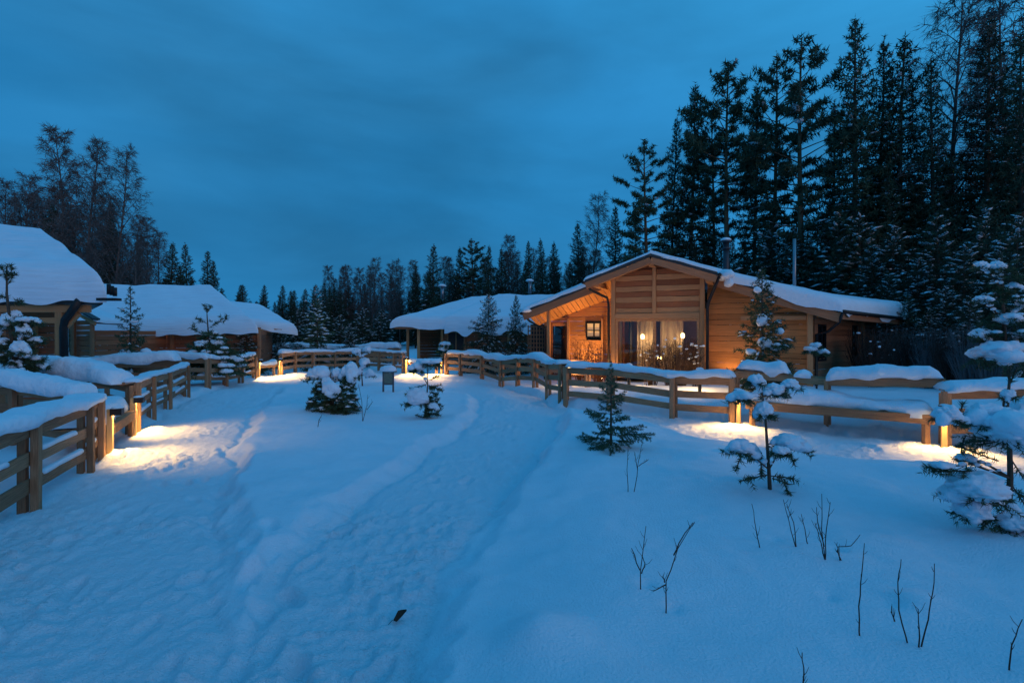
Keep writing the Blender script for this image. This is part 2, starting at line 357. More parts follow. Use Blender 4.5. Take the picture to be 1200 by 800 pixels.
# ---------------------------------------------------------------- snow shapes
def cap(P, w, h, seed=0, parent=None, name='snow_cap', wob=.35, m='snow_smooth', obj=None):
    P = [Vector(p) for p in P]; Q = []
    for a, b in zip(P, P[1:]):
        n = max(2, int((b-a).length/.06)); Q += [a.lerp(b, i/n) for i in range(n)]
    Q.append(P[-1]); n = len(Q); K = 17; vs = []; tot = 0
    S = [0]
    for a, b in zip(Q, Q[1:]): S.append(S[-1]+(b-a).length)
    for i, p in enumerate(Q):
        t = (Q[min(i+1, n-1)]-Q[max(i-1, 0)]); t.z = 0; t.normalize(); a = Vector((-t.y, t.x, 0))
        e = min(S[i], S[-1]-S[i])/(max(w, h)*.38); e = math.sqrt(max(0.02, 1-(1-min(e, 1))**2))
        f = max(.25, 1+wob*2.6*float(vn(S[i]*.9+seed*3.3, seed*1.7, seed)))+wob*.9*float(vn(S[i]*3.1, seed*2.1+.5, seed+1))
        g_ = 1+wob*.9*float(vn(S[i]*1.4+9, seed*2.9, seed+2)); off = w*.22*float(vn(S[i]*1.1, seed*5.1, seed+3))
        for k in range(K):
            th = math.pi*k/(K-1); cx = math.cos(th); sz = math.sin(th)
            cx = math.copysign(abs(cx)**.62, cx); sz = sz**.62
            j = .16*h*float(vn(S[i]*4.3+k*.3, seed+k*.45, seed+4))+.10*h*float(vn(S[i]*11.3, seed+k*.9, seed+6)) if 0 < k < K-1 else .5*h*float(vn(S[i]*4.1, k*3.3+seed, seed+5))-.02
            vs.append(p+a*(cx*w/2*(g_+.28*float(vn(S[i]*2.7, 7+cx, seed+7))+.12*float(vn(S[i]*9, 3+cx*2, seed+8)))*(.75+.25*e)+off)+Vector((0, 0, sz*h*f*e+j)))
    fs = [(i*K+k, i*K+k+1, (i+1)*K+k+1, (i+1)*K+k) for i in range(n-1) for k in range(K-1)]
    fs += [(i*K, (i+1)*K, (i+1)*K+K-1, i*K+K-1) for i in range(n-1)]
    fs += [tuple(range(K-1, -1, -1)), tuple((n-1)*K+k for k in range(K))]
    b = MB() if obj is None else obj; b.add(vs, fs)
    if obj is None: return b.build(name, m, parent, True)
def snow_sheet(A, B, C, D, thick, r=.3, seed=0, parent=None, edges=(1, 1, 1, 1), over=.08, hang=.06, nu=54, nv=26, name='snow_cover', rough=.05):
    """deep snow on a roof plane: A-B the eave, D-C the ridge; thick a number or f(u, v); edges: eave, right, ridge, left rounded"""
    A, B, C, D = map(Vector, (A, B, C, D)); ex = (B-A).normalized(); ey = (D-A); ey.z = 0; ey.normalize()
    if edges[0]: A = A-ey*over; B = B-ey*over
    if edges[1]: B = B+ex*over; C = C+ex*over
    if edges[3]: A = A-ex*over; D = D-ex*over
    lu = (B-A).length; lv = (D-A).length; T = thick if callable(thick) else (lambda u, v: thick)
    us = [.5-.5*math.cos(math.pi*i/nu) for i in range(nu+1)]; vs_ = [.5-.5*math.cos(math.pi*j/nv) for j in range(nv+1)]
    V = []
    for j, v in enumerate(vs_):
        for i, u in enumerate(us):
            p = A.lerp(B, u).lerp(D.lerp(C, u), v); de = 9
            if edges[0]: de = min(de, v*lv)
            if edges[2]: de = min(de, (1-v)*lv)
            if edges[3]: de = min(de, u*lu)
            if edges[1]: de = min(de, (1-u)*lu)
            q = 1-min(de/r, 1); pr = math.sqrt(max(0, 1-q*q))
            t = T(u, v)*(1+.25*float(vn(u*lu*.5+seed, v*lv*.5+seed*2, seed)))
            z = p.z+t*pr+rough*pr*float(vn(u*lu*1.7, v*lv*1.7+seed, seed+1))
            if de < 1e-6: z -= hang*(.3+1.4*(.5+float(vn(u*lu*1.6, v*lv*1.6+seed, seed+2))))
            k = .09*float(vn(u*lu*2.2+3, v*lv*2.2+seed, seed+3))*(1 if de < r*.8 else 0)
            V.append((p.x+ey.x*k-ex.x*k*.4, p.y+ey.y*k-ex.y*k*.4, z))
    F = [(j*(nu+1)+i, j*(nu+1)+i+1, (j+1)*(nu+1)+i+1, (j+1)*(nu+1)+i) for j in range(nv) for i in range(nu)]
    b = MB(); b.add(V, F); return b.build(name, 'layered' if 40 < seed < 63 else 'snow_smooth', parent, True)
def slab(A, B, C, D, t, name, m, parent):
    b = MB(); q = [Vector(p) for p in (A, B, C, D)]; dn = Vector((0, 0, -t))
    b.add(q+[p+dn for p in q], [(0, 1, 2, 3), (7, 6, 5, 4), (0, 4, 5, 1), (1, 5, 6, 2), (2, 6, 7, 3), (3, 7, 4, 0)]); return b.build(name, m, parent)

# ---------------------------------------------------------------- vegetation
def needles(segs, per_m, nl, nw, rg, spread=.75, minn=3):
    """needle triangles along shoots; segs = list of (p, q)"""
    P = []; Qd = []
    for p, q in segs:
        n = max(minn, int((q-p).length*per_m)); ts = rg.rand(n)**.9
        P.append(np.array(p)[None]+ts[:, None]*np.array(q-p)[None]); Qd.append(np.repeat(np.array((q-p).normalized())[None], n, 0))
    P = np.concatenate(P); Dr = np.concatenate(Qd); n = len(P)
    R = rg.normal(size=(n, 3)); R -= (R*Dr).sum(1)[:, None]*Dr; R /= np.linalg.norm(R, axis=1)[:, None]+1e-9
    dirn = Dr*(1-spread*.55)+R*spread; dirn /= np.linalg.norm(dirn, axis=1)[:, None]
    S = np.cross(dirn, rg.normal(size=(n, 3))); S /= np.linalg.norm(S, axis=1)[:, None]+1e-9
    l = nl*rg.uniform(.6, 1.25, (n, 1)); tip = P+dirn*l
    return np.stack([P-S*nw/2, P+S*nw/2, tip], 1)
def conifer(seed, Ht, R, base, nbr, nl, nw, per_m, snow=.3, shape=.85, droop=.35, pine=False, shoots=10, sp=1.0, snowr=.22, trunk_r=None, bend=0):
    rg = np.random.RandomState(seed); r_ = random.Random(seed)
    tb, cb, sb = MB(), MB(), MB(); tr = trunk_r or Ht*.011
    tp = lambda z: Vector((bend*math.sin(z/Ht*2.5), bend*.6*math.sin(z/Ht*3.1+1), z))
    zs = [Ht*i/9 for i in range(10)]; tb.tube([tp(z)+Vector((0, 0, -.3 if z == 0 else 0)) for z in zs], [tr*(1-.93*z/Ht)+.004*Ht*.2 for z in zs], 7)
    segs = [(tp(Ht*.93), tp(Ht*1.0)+Vector((0, 0, .01*Ht)))]; az = r_.random()*6
    for i in range(nbr):
        t = (i+r_.random())/nbr; z = base+(Ht*.985-base)*t; az += 2.39996+r_.uniform(-.5, .5)
        prof = (1-t)**shape if not pine else (math.sin(math.pi*min(1, .12+t*.88))**.7)*(1.05-.45*t)
        L_ = R*prof*r_.choice((r_.uniform(.35, .8), r_.uniform(.8, 1.25)))+.02*Ht*(1-t*.5)
        if pine and r_.random() < .25: L_ *= .5
        o = Vector((math.cos(az), math.sin(az), 0)); up0 = (.75*t+(.15 if pine else -.05)); dr = droop*(1-t)+.1
        pt = lambda s: tp(z)+o*(L_*s)+Vector((0, 0, L_*(up0*s-dr*s*s+.18*s**4)))
        pts = [pt(s) for s in (0, .3, .6, 1)]
        tb.tube(pts, [tr*.22*(1-t)+.006*Ht*.2, tr*.16*(1-t)+.001*Ht, tr*.1*(1-t)+.0006*Ht, .0004*Ht], 3, cap=False)
        side = Vector((-o.y, o.x, 0)); ns = max(3, int(shoots*(.35+L_/R)))
        s0 = .12 if not pine else .5
        for k in range(ns):
            s = s0+(1-s0)*(k+.5)/ns; p = pt(s); sg = 1 if k % 2 else -1
            l = L_*(.42*(1-s)+.16)*r_.uniform(.7, 1.2)
            if pine: l = L_*.26*r_.uniform(.7, 1.3)
            dv = (o*r_.uniform(.5, .9)+side*sg*r_.uniform(.5, .9)+Vector((0, 0, r_.uniform(-.45, .05) if not pine else r_.uniform(-.15, .5)))).normalized()
            segs.append((p, p+dv*l))
            if l > .28*R and not pine:
                for kk in range(2): 
                    pm = p+dv*l*(.4+.3*kk); segs.append((pm, pm+(o*.5-side*sg*.2*(kk*2-1)+Vector((0, 0, -.55))).normalized()*l*.4))
        segs.append((pt(.55), pt(1.0)))
        for q in range(3):
            if r_.random() < snow*(1.25-t):
                s = r_.uniform(.35, .95); p = pt(s); rr = snowr*r_.uniform(.5, 1.3)*(.5+.6*min(1, L_/R)); c_ = p+side*r_.uniform(-.3, .3)*L_*.4
                (sb.lens(c_+Vector((0, 0, rr*.1)), rr, rr*.38, r_, (o.x, o.y), up0-2*dr*s) if r_.random() < .82 else sb.blob(c_, (rr*r_.uniform(.4, .8), rr*r_.uniform(.4, .8), rr*r_.uniform(.3, .55)), i+q, 1, .3, .7))
    cb.tris(needles(segs, per_m, nl, nw, rg, sp))
    return tb, cb, sb
def bare_tree(seed, Ht, spread=.28, nl=26, tw=8, lean=0, wide=.02):
    r_ = random.Random(seed); rg = np.random.RandomState(seed); tb, cb = MB(), MB(); T = []
    tp = lambda t: Vector((lean*Ht*t**1.8+.02*Ht*math.sin(t*5+seed), .015*Ht*math.sin(t*4+seed*2), Ht*t))
    tb.tube([tp(i/10)-Vector((0, 0, .3 if i == 0 else 0)) for i in range(11)], [Ht*.0085*(1-.93*i/10)+.006 for i in range(11)], 7)
    az = 0
    for i in range(nl):
        t = .22+.75*(i+r_.random())/nl; az += 2.4+r_.uniform(-.5, .5); Lm = Ht*spread*(1.05-t)*r_.uniform(.6, 1.15)+.03*Ht
        o = Vector((math.cos(az), math.sin(az), 0)); p0 = tp(t); f = lambda s: p0+o*(Lm*.62*s)+Vector((0, 0, Lm*(1.0*s-.28*s*s*(1.2 if t < .6 else .6))))
        tb.tube([f(s) for s in (0, .25, .5, .75, 1)], [Ht*.0032*(1.1-t)+.008, Ht*.0022*(1.1-t)+.008, .012, .009, .006], 4, cap=False)
        for k in range(7):
            s = .25+.75*(k+r_.random())/7; p = f(s); a2 = r_.random()*6.28; l2 = Lm*.38*(1.25-s)*r_.uniform(.7, 1.2)+.12
            dv = (o*.5+Vector((math.cos(a2), math.sin(a2), r_.uniform(.1, 1.1)))*.8).normalized(); p2 = p+dv*l2; pm = (p+p2)/2+Vector((0, 0, .06*l2))
            cb.tube([p, pm, p2], [.014, .010, .005], 3, cap=False)
            for q in range(tw):
                b = p.lerp(p2, .2+.8*(q+r_.random())/tw); dd = (dv*.6+Vector((r_.gauss(0, .6), r_.gauss(0, .6), r_.gauss(-.15, .6)))).normalized()
                e = b+dd*r_.uniform(.35, .8)*(.5+.5*l2); sd = dd.cross(Vector((r_.random(), r_.random(), r_.random()))).normalized()*wide*.5
                T.append((b-sd, b+sd, e)); 
                for _ in range(2):
                    b2 = b.lerp(e, r_.uniform(.3, .7)); d3 = (dd+Vector((r_.gauss(0, .5), r_.gauss(0, .5), r_.gauss(-.3, .4)))).normalized(); T.append((b2-sd*.7, b2+sd*.7, b2+d3*r_.uniform(.2, .5)))
    cb.tris([[tuple(a) for a in t] for t in T]); return tb, cb

def proto(name, cat, tb, cb, sb, bark, leafm, loc=(0, 0, 0)):
    t = thing(name, (0, 0, 0), 'x', cat)
    tb.build('trunk', bark, t, True, local=True); cb.build('crown', leafm, t, local=True)
    if sb is not None and sb.n: tag(sb.build('snow_load', 'snow_smooth', t, True, local=True), kind='stuff')
    return t
SPR = [proto('spruce_tree', 'tree', *conifer(20+i, 20, 2.3+.25*(i % 3), 1.5+.9*(i % 2), 170, .30, .075, 17, snow=.60, shape=.72+.1*(i % 3), shoots=13, snowr=.21, bend=.15*i), 'bark', 'needle') for i in range(5)]
PIN = [proto('pine_tree', 'tree', *conifer(40+i, 20, 2.6, 7.0+1.5*i, 60, .34, .075, 34, snow=.16, pine=True, droop=.15, shoots=13, snowr=.3, bend=.3, sp=1.1), 'pinebark', 'needle_pine') for i in range(3)]
LOW = [proto('snowy_spruce_tree', 'tree', *conifer(60+i, 7, 2.5, .15, 120, .17, .042, 26, snow=1.0, shape=.8, shoots=13, snowr=.20, droop=.45, bend=.12), 'bark', 'needle') for i in range(3)]
BIR = [proto('birch_tree', 'tree', *bare_tree(80+i, 18, (.31, .25, .35)[i], 46, 10, wide=.034), None, 'birchbark', 'birchbark') for i in range(3)]
BIR.append(proto('birch_tree', 'tree', *bare_tree(90, 18, .30, 34, 10, lean=.26, wide=.034), None, 'birchbark', 'birchbark'))
_used = set()
def put(P, px, ptop, Y, label, group=None, wx=1.0, rz=None, z=None):
    nat = {id(p): 20 for p in SPR+PIN}; nat.update({id(p): 7 for p in LOW}); nat.update({id(p): 18 for p in BIR})
    x = (px-600)/600*Y; zg = Hs(x, Y) if z is None else z; hgt = (390-ptop)*Y/600+EYE-zg; s = hgt/nat[id(P)]
    rz = rnd.random()*6.28 if rz is None else rz
    if id(P) not in _used:
        _used.add(id(P)); P.location = (x, Y, zg); P.rotation_euler = (0, 0, rz); P.scale = (s*wx, s*wx, s); P['label'] = label
        if group: P['group'] = group
        return P
    return copy_thing(P, (x, Y, zg), rz, (s*wx, s*wx, s), label, group)
# the skyline trees, right to left
S, P_, B_ = SPR, PIN, BIR
for i, (kind, px, py, Y, wx, lab) in enumerate([
    (S[0], 1196, 40, 27, .9, 'tall dark spruce cut by the right edge of the picture'),
    (S[1], 1158, 22, 29, 1.0, 'tall spruce reaching near the top edge between two bare birches at the right'),
    (B_[0], 1124, -12, 31, 1.0, 'bare birch with fine grey twigs, left of the tall spruce by the right edge'),
    (B_[1], 1182, -30, 33, 1.0, 'rightmost bare birch, its twigs touching the top edge of the picture'),
    (S[2], 1096, 68, 30, .85, 'slim spruce between the bare birch and the broad pointed spruce'),
    (S[3], 1067, 40, 31, 1.05, 'broad pointed spruce standing above the right eave of the lit cottage'),
    (S[4], 1027, 48, 33, .8, 'slender spruce close right of the tallest spruce'),
    (S[0], 1002, 23, 32, .95, 'tallest spruce of the forest, its tip just above its right neighbour'),
    (S[1], 976, 120, 34, .75, 'short narrow spruce between the two highest trees'),
    (P_[0], 944, 42, 34, 1.0, 'tall dense pine straight above the thin steel flue'),
    (P_[1], 906, 64, 37, .9, 'thin open pine left of the tall dense pine'),
    (S[2], 884, 98, 38, .75, 'narrow dark spruce between two open pines'),
    (P_[2], 857, 74, 38, 1.0, 'tall pine with a bare trunk above the snow capped chimney'),
    (P_[1], 833, 132, 40, .75, 'slim pine with gaps in its crown left of the tall bare trunked pine'),
    (S[3], 810, 99, 40, .8, 'pointed spruce two trees left of the chimney'),
    (S[4], 791, 136, 41, .7, 'lower spruce squeezed behind the ragged edge pine'),
    (P_[0], 758, 166, 40, 1.05, 'ragged pine with wide branches at the left edge of the tall forest'),
    (S[0], 745, 240, 47, .9, 'small spruce at the foot of the ragged edge pine'),
    (S[1], 722, 242, 50, .9, 'pointed spruce above the ridge of the lit cottage, beside the bare birch'),
    (B_[2], 697, 229, 54, 1.0, 'bare birch rising above the left roof slope of the lit cottage'),
    (S[2], 675, 262, 52, 1.1, 'wide spruce left of the bare birch over the roof slope'),
    (S[3], 647, 284, 55, .9, 'rightmost of three close spruces above the middle cottage'),
    (S[4], 633, 281, 56, .9, 'middle one of three close spruces above the middle cottage'),
    (S[0], 619, 283, 56, .8, 'leftmost of three close spruces above the middle cottage'),
    (B_[0], 597, 276, 60, .9, 'bare birch between the spruce groups behind the middle cottage'),
    (S[1], 587, 291, 58, 1.0, 'spruce just left of the bare birch behind the middle cottage'),
    (S[2], 573, 288, 58, 1.0, 'pointed spruce above the centre of the middle cottage roof'),
    (P_[2], 553, 281, 60, 1.1, 'bushy topped pine above the left end of the middle cottage ridge'),
    (S[3], 537, 290, 60, .9, 'narrow spruce next to the bushy topped pine'),
    (S[4], 512, 287, 57, 1.25, 'broad snowy spruce standing free above the left slope of the middle cottage'),
    (S[0], 487, 310, 58, 1.0, 'lone dark spruce left of the broad snowy one'),
    (B_[1], 458, 309, 60, .9, 'bare birch right of the leftmost birch group in the middle distance'),
    (B_[2], 438, 303, 60, .9, 'highest bare birch of the group in the middle distance'),
    (B_[0], 421, 314, 60, .9, 'low bare birch inside the group in the middle distance'),
    (B_[1], 404, 312, 60, 1.0, 'leftmost bare birch of the group in the middle distance'),
    (B_[0], 66, 150, 45, .9, 'tallest bare birch above the snowy roof at the left'),
    (B_[1], 108, 163, 46, 1.0, 'bare birch right of the tallest one above the left roof'),
    (B_[2], 142, 176, 47, .9, 'third tall birch above the left roofs, thick in its middle'),
    (B_[3], 156, 246, 46, .8, 'leaning bare birch bending right above the second left roof'),
    (S[1], 62, 240, 48, 1.0, 'dark spruce at the foot of the tallest birch on the left'),
    (S[2], 130, 235, 49, .8, 'dark spruce among the birches above the left roofs'),
    (S[3], 200, 284, 52, 1.1, 'left one of two small spruces over the second left roof'),
    (S[4], 220, 286, 52, 1.0, 'right one of two small spruces over the second left roof'),
    (B_[0], 36, 205, 50, .9, 'bare birch left of the tallest one'),
    (B_[2], 8, 214, 50, .9, 'bare birch at the left edge of the picture'),
    (S[0], 282, 334, 62, 1.1, 'tiny far spruce above the end of the second left roof'),
    (S[3], 311, 334, 62, 1.1, 'far spruce over the low end of the second left roof'),
    (S[2], 345, 340, 56, 1.4, 'dark round spruce left of the snowy fir by the path bend'),
]): put(kind, px, py, Y, lab, wx=wx*1.08)
# crowded lower forest
g1, l1 = 'spruces in the dark forest behind the lit cottage', 'dark spruce crowded in the lower forest behind the lit cottage'
for i in range(62):
    px = 690+i*9.3+rnd.uniform(-6, 6); Y = rnd.uniform(37, 58) if px < 1000 else rnd.uniform(30, 46)
    top = 318-(px-690)*.36; top = max(165, top)+rnd.uniform(0, 100)
    put(rnd.choice(S), px, top, Y, l1, g1, wx=rnd.uniform(.85, 1.2))
g2, l2 = 'far spruces behind the middle cottage', 'far dark spruce low in the tree line behind the middle cottage'
for i in range(40):
    px = 372+i*9.5+rnd.uniform(-5, 5); put(rnd.choice(S), px, 342-(px-372)*.10+rnd.uniform(-12, 14), rnd.uniform(64, 76), l2, g2, wx=1.3)
g2b, l2b = 'bare birches in the far tree line', 'grey bare birch mixed in the far tree line behind the middle cottage'
for i in range(34):
    px = 382+i*9.5+rnd.uniform(-6, 6); put(B_[i % 3], px, 316-(px-395)*.07+rnd.uniform(-8, 14), rnd.uniform(62, 70), l2b, g2b)
g3, l3 = 'spruces low behind the left roofs', 'dark spruce low among the birches behind the left roofs'
for i in range(30):
    px = -110+i*12.5+rnd.uniform(-6, 6); put(rnd.choice(S), px, 300+max(0, px-120)*.16+rnd.uniform(-30, 14), rnd.uniform(50, 62), l3, g3, wx=1.2)
g3b, l3b = 'thin birches behind the left roofs', 'thin bare birch half hidden behind the left roofs'
for i in range(24):
    px = -70+i*11+rnd.uniform(-6, 6); put(B_[i % 3], px, 205+abs(px-85)*.35+rnd.uniform(0, 50), rnd.uniform(50, 58), l3b, g3b)
g4, l4 = 'spruces on the far horizon', 'tiny spruce on the far horizon beyond the snowy clearing'
for i in range(70):
    px = -150+i*21+rnd.uniform(-12, 12); put(rnd.choice(S), px, 354+rnd.uniform(-12, 8), rnd.uniform(84, 110), l4, g4, wx=1.5)
g6, l6 = 'small spruces beyond the second left cottage', 'small dark spruce low on the skyline right of the second left cottage'
for i in range(22):
    px = 258+i*7+rnd.uniform(-4, 4); put(rnd.choice(S), px, 348+rnd.uniform(-14, 8)-max(0, px-330)*.12, rnd.uniform(54, 62), l6, g6, wx=rnd.uniform(1.3, 1.8))
# snow laden spruces behind the fences
g5, l5 = 'snow laden spruces under the forest at the right', 'snow laden spruce under the tall trees right of the lit cottage'
for i, (px, py, Y) in enumerate([(1022, 285, 27), (1050, 262, 27), (1078, 300, 24), (1100, 250, 25), (1128, 285, 22), (1150, 240, 23), (1170, 290, 19), (1196, 250, 20), (1215, 300, 17), (1040, 320, 24), (1010, 250, 30), (985, 245, 31), (1062, 345, 21), (1110, 335, 19), (1240, 260, 18), (960, 262, 33), (930, 270, 34), (905, 255, 35), (1135, 345, 17), (1090, 360, 19)]):
    put(LOW[i % 3], px, py, Y, l5, g5, wx=1.15)
for px, py, Y, wx, lab in [
    (371, 334, 33, 1.0, 'snowy spruce with a slim tip standing at the bend of the path'),
    (350, 362, 31, 1.2, 'low snowy spruce left of the slim tipped one at the path bend'),
    (398, 368, 32, 1.3, 'round snowy spruce right of the slim tipped one'),
    (424, 360, 33, 1.3, 'snow covered spruce left of the middle cottage, second from its porch'),
    (447, 362, 34, 1.3, 'snow covered spruce touching the porch corner of the middle cottage'),
    (410, 378, 29, 1.2, 'short snowy spruce behind the far fence'),
    (572, 343, 24.5, .95, 'snowy spruce in front of the middle cottage roof'),
    (605, 346, 24.5, .62, 'slim young spruce beside the left corner of the lit cottage'),
    (330, 385, 29, 1.3, 'squat snowy spruce behind the far lamps on the left'),
    (290, 382, 24, 1.3, 'snowy bush spruce before the low end of the second left cottage'),
    ]: put(LOW[int(px) % 3], px, py, Y, lab, wx=wx)

# ---------------------------------------------------------------- fences
def fence(pts, label, ht=1.0, levels=(.91, .60, .30), rh=.15, side=1, cw=.42, ch=.20, seed=1, mids=0, low_snow=(), post_w=.095, snow=True, splits=None, back=True, group=None, rt=.035):
    P = [Vector((x, y, Hs(x, y))) for x, y in pts]
    f = thing('wooden_fence', P[0], label, 'fence', group)
    nrm = lambda a, b: Vector((-(b-a).y, (b-a).x, 0)).normalized()*side
    for i, p in enumerate(P):
        a = P[max(i-1, 0)]; b = P[min(i+1, len(P)-1)]; n = nrm(a, b); t = (b-a); t.z = 0; t.normalize()
        q = p+n*(rt/2+post_w*.42); j = rnd.uniform(-.01, .02)
        board(f, 'post', 'fence', q+Vector((0, 0, -.25)), q+Vector((rnd.uniform(-.012, .012), rnd.uniform(-.012, .012), ht-.02+j)), post_w*.8, post_w, up=t)
        if back:
            q = p-n*(rt/2+post_w*.42)+t*rnd.uniform(-.05, .05); board(f, 'post', 'fence', q+Vector((0, 0, -.25)), q+Vector((0, 0, ht-.05)), post_w*.8, post_w, up=t)
    for a, b in zip(P, P[1:]):
        n = nrm(a, b); t = (b-a).normalized()
        for k, lv in enumerate(levels):
            board(f, 'rail', 'fence', a-t*.012+Vector((0, 0, lv+rnd.uniform(-.012, .012))), b+t*(-.012)+Vector((0, 0, lv+rnd.uniform(-.012, .012))), rt, rh)
        for k in range(mids):
            m = a.lerp(b, (k+1)/(mids+1)); m.z = Hs(m.x, m.y); q = m+n*(rt/2+.03)
            board(f, 'post', 'fence', q+Vector((0, 0, -.2)), q+Vector((0, 0, ht-.06)), .05, .085, up=t)
        if snow: board(f, 'top_board', 'fence', a-n*.10+Vector((0, 0, ht+.0)), b-n*.10+Vector((0, 0, ht+.0)), .22, .03)
    if snow:
        cp = []
        for i, p in enumerate(P): cp.append(p-nrm(P[max(i-1, 0)], P[min(i+1, len(P)-1)])*(cw*.5-.10)+Vector((0, 0, ht+.012)))
        if splits:
            at = lambda t: cp[min(int(t*(len(cp)-1)), len(cp)-2)].lerp(cp[min(int(t*(len(cp)-1)), len(cp)-2)+1], t*(len(cp)-1)-min(int(t*(len(cp)-1)), len(cp)-2))
            for q, (t0, t1, h_) in enumerate(splits): cap([at(t0+(t1-t0)*k/6) for k in range(7)], cw, h_, seed+q, f)
        else: cap(cp, cw, ch, seed, f)
    if low_snow:
        b_ = MB()
        for i, (a, b) in enumerate(zip(P, P[1:])):
            for lv in low_snow:
                s0 = rnd.uniform(.02, .3); s1 = rnd.uniform(.6, .97)
                cap([a.lerp(b, s0)+Vector((0, 0, lv+rh/2-.01)), a.lerp(b, s1)+Vector((0, 0, lv+rh/2-.01))], .065, .035, seed*7+i, obj=b_)
        tag(b_.build('rail_snow', 'snow_smooth', f, True), kind='stuff')
    return f
def lamp(x, y, out, label, power=16, ht=.74, tall=True, group='lit lamps on the fence posts', spread=124, pw=.085):
    z = Hs(x, y); o = Vector((out[0], out[1], 0)).normalized(); s = Vector((-o.y, o.x, 0))
    f = thing('fence_lamp', (x, y, z), label, 'lamp', group); p = Vector((x, y, z))
    board(f, 'pole', 'lampwood', p+Vector((0, 0, -.2)), p+Vector((0, 0, ht)), pw, pw, up=o)
    h = p+o*.085+Vector((0, 0, ht-.05)); hb = MB()
    for (a0, a1, c0, c1, z0, z1) in ((-.07, .085, -.085, .085, .045, .06), (-.07, -.058, -.085, .085, -.055, .045), (.073, .085, -.085, .085, -.045, .045), (-.058, .073, -.085, -.073, -.045, .045), (-.058, .073, .073, .085, -.045, .045)):
        c = [h+o*a+s*b+Vector((0, 0, zz)) for zz in (z0, z1) for a, b in ((a0, c0), (a1, c0), (a1, c1), (a0, c1))]
        hb.add(c, [(0, 3, 2, 1), (4, 5, 6, 7), (0, 1, 5, 4), (1, 2, 6, 5), (2, 3, 7, 6), (3, 0, 4, 7)])
    hb.build('lamp_housing', 'black', f)
    bb = MB(); bb.blob(h+Vector((0, 0, -.028)), (.05, .05, .024), 1, 1, .02, 1); bb.build('bulb', 'bulb', f, True)
    sn = MB(); sn.blob(h+Vector((0, 0, .062)), (.085, .085, .03), int(x*7) % 9, 2, .15, .3); sn.build('snow_cap', 'snow_smooth', f, True)
    ld = bpy.data.lights.new('lamp_light', 'SPOT'); lo = bpy.data.objects.new('lamp_light', ld); COL.objects.link(lo); lo.parent = f
    ld.energy = power*3.1; ld.color = (1.0, .53, .15); ld.spot_size = math.radians(spread); ld.spot_blend = .75; ld.shadow_soft_size = .035
    lo.location = h+o*.01+Vector((0, 0, -.075))-p; dv = (o*.72+Vector((0, 0, -1))).normalized(); lo.rotation_mode = 'QUATERNION'; lo.rotation_quaternion = dv.to_track_quat('-Z', 'Y')
    return f
def line(a, b, n): return [(a[0]+(b[0]-a[0])*i/n, a[1]+(b[1]-a[1])*i/n) for i in range(n+1)]

# left near fence, from beside the camera to the first lamp
FA, FB = (-4.35, 3.4), (-6.52, 8.05)
lf = fence(line(FA, (-5.47, 5.8), 1)+[(-6.28, 7.55), FB], 'nearest fence on the left with thick snow on top, ending at the first lamp', side=-1, cw=.44, ch=.11, seed=1, low_snow=(.60, .30), post_w=.10)
FC = (-7.62, 10.35)
fence([FC, (-8.45, 12.0), (-9.2, 13.7), (-10.1, 15.9)], 'left fence climbing from the second lit lamp to the path corner', side=-1, cw=.30, ch=.06, seed=2, low_snow=(.60, .30), mids=0, levels=(.90, .60, .32))
lamp(-6.50, 8.28, (1, .45), 'lit lamp on the pale post at the end of the nearest left fence', 42)
lamp(-7.50, 10.15, (1, .45), 'lit lamp one bay beyond the nearest left lamp, beside a snow mound', 36)
# the bay between the two lamps: a low beam with snow and side fences running to the cottage
def low_beam(a, b, z, label, w=.16, h=.16, snow_w=.5, snow_h=.25, seed=5, shift=(0, 0), group=None, m='fence', zs=None):
    a = Vector((a[0], a[1], Hs(*a)+z)); b = Vector((b[0], b[1], Hs(*b)+z)); f = thing('low_beam', (a.x, a.y, a.z-z), label, 'beam', group)
    board(f, 'beam', m, a, b, w, h)
    for t in (.04, .96):
        q = a.lerp(b, t); board(f, 'support', m, q+Vector((0, 0, -z-.15)), q+Vector((0, 0, -h/2-.002)), .1, .1, up=(1, 0, 0))
    sh = Vector((shift[0], shift[1], 0)); n = 9; P = [a.lerp(b, i/(n-1))+sh+Vector((0, 0, h/2-.01)) for i in range(n)]
    cap(P, snow_w, snow_h, seed, f, wob=.3)
    if shift != (0, 0):
        bd = MB(); q0 = a+sh+Vector((0, 0, h/2-.04)); q1 = b+sh+Vector((0, 0, h/2-.04)); board(f, 'deck_board', m, q0, q1, snow_w*.9, .03)
    return f
low_beam((-6.62, 8.35), (-7.56, 10.2), .42, 'low beam between the two left lamps, carrying a smooth mound of snow', snow_w=.75, snow_h=.26, shift=(-.36, -.14), seed=6)
fence([(-6.75, 8.3), (-8.3, 8.55), (-10.4, 8.9)], 'left side fence running off behind the nearest left fence towards the cottage', side=-1, cw=.5, ch=.24, seed=7)
fence([(-7.78, 10.45), (-9.3, 10.9), (-11.2, 11.5)], 'short fence running left from the second lamp under a long pillow of snow', side=-1, cw=.62, ch=.30, seed=8)
fence([(-10.3, 15.95), (-12.2, 15.4), (-14.4, 14.9)], 'fence under a long snow pillow running left in front of the second left cottage', side=-1, cw=.6, ch=.27, seed=9)
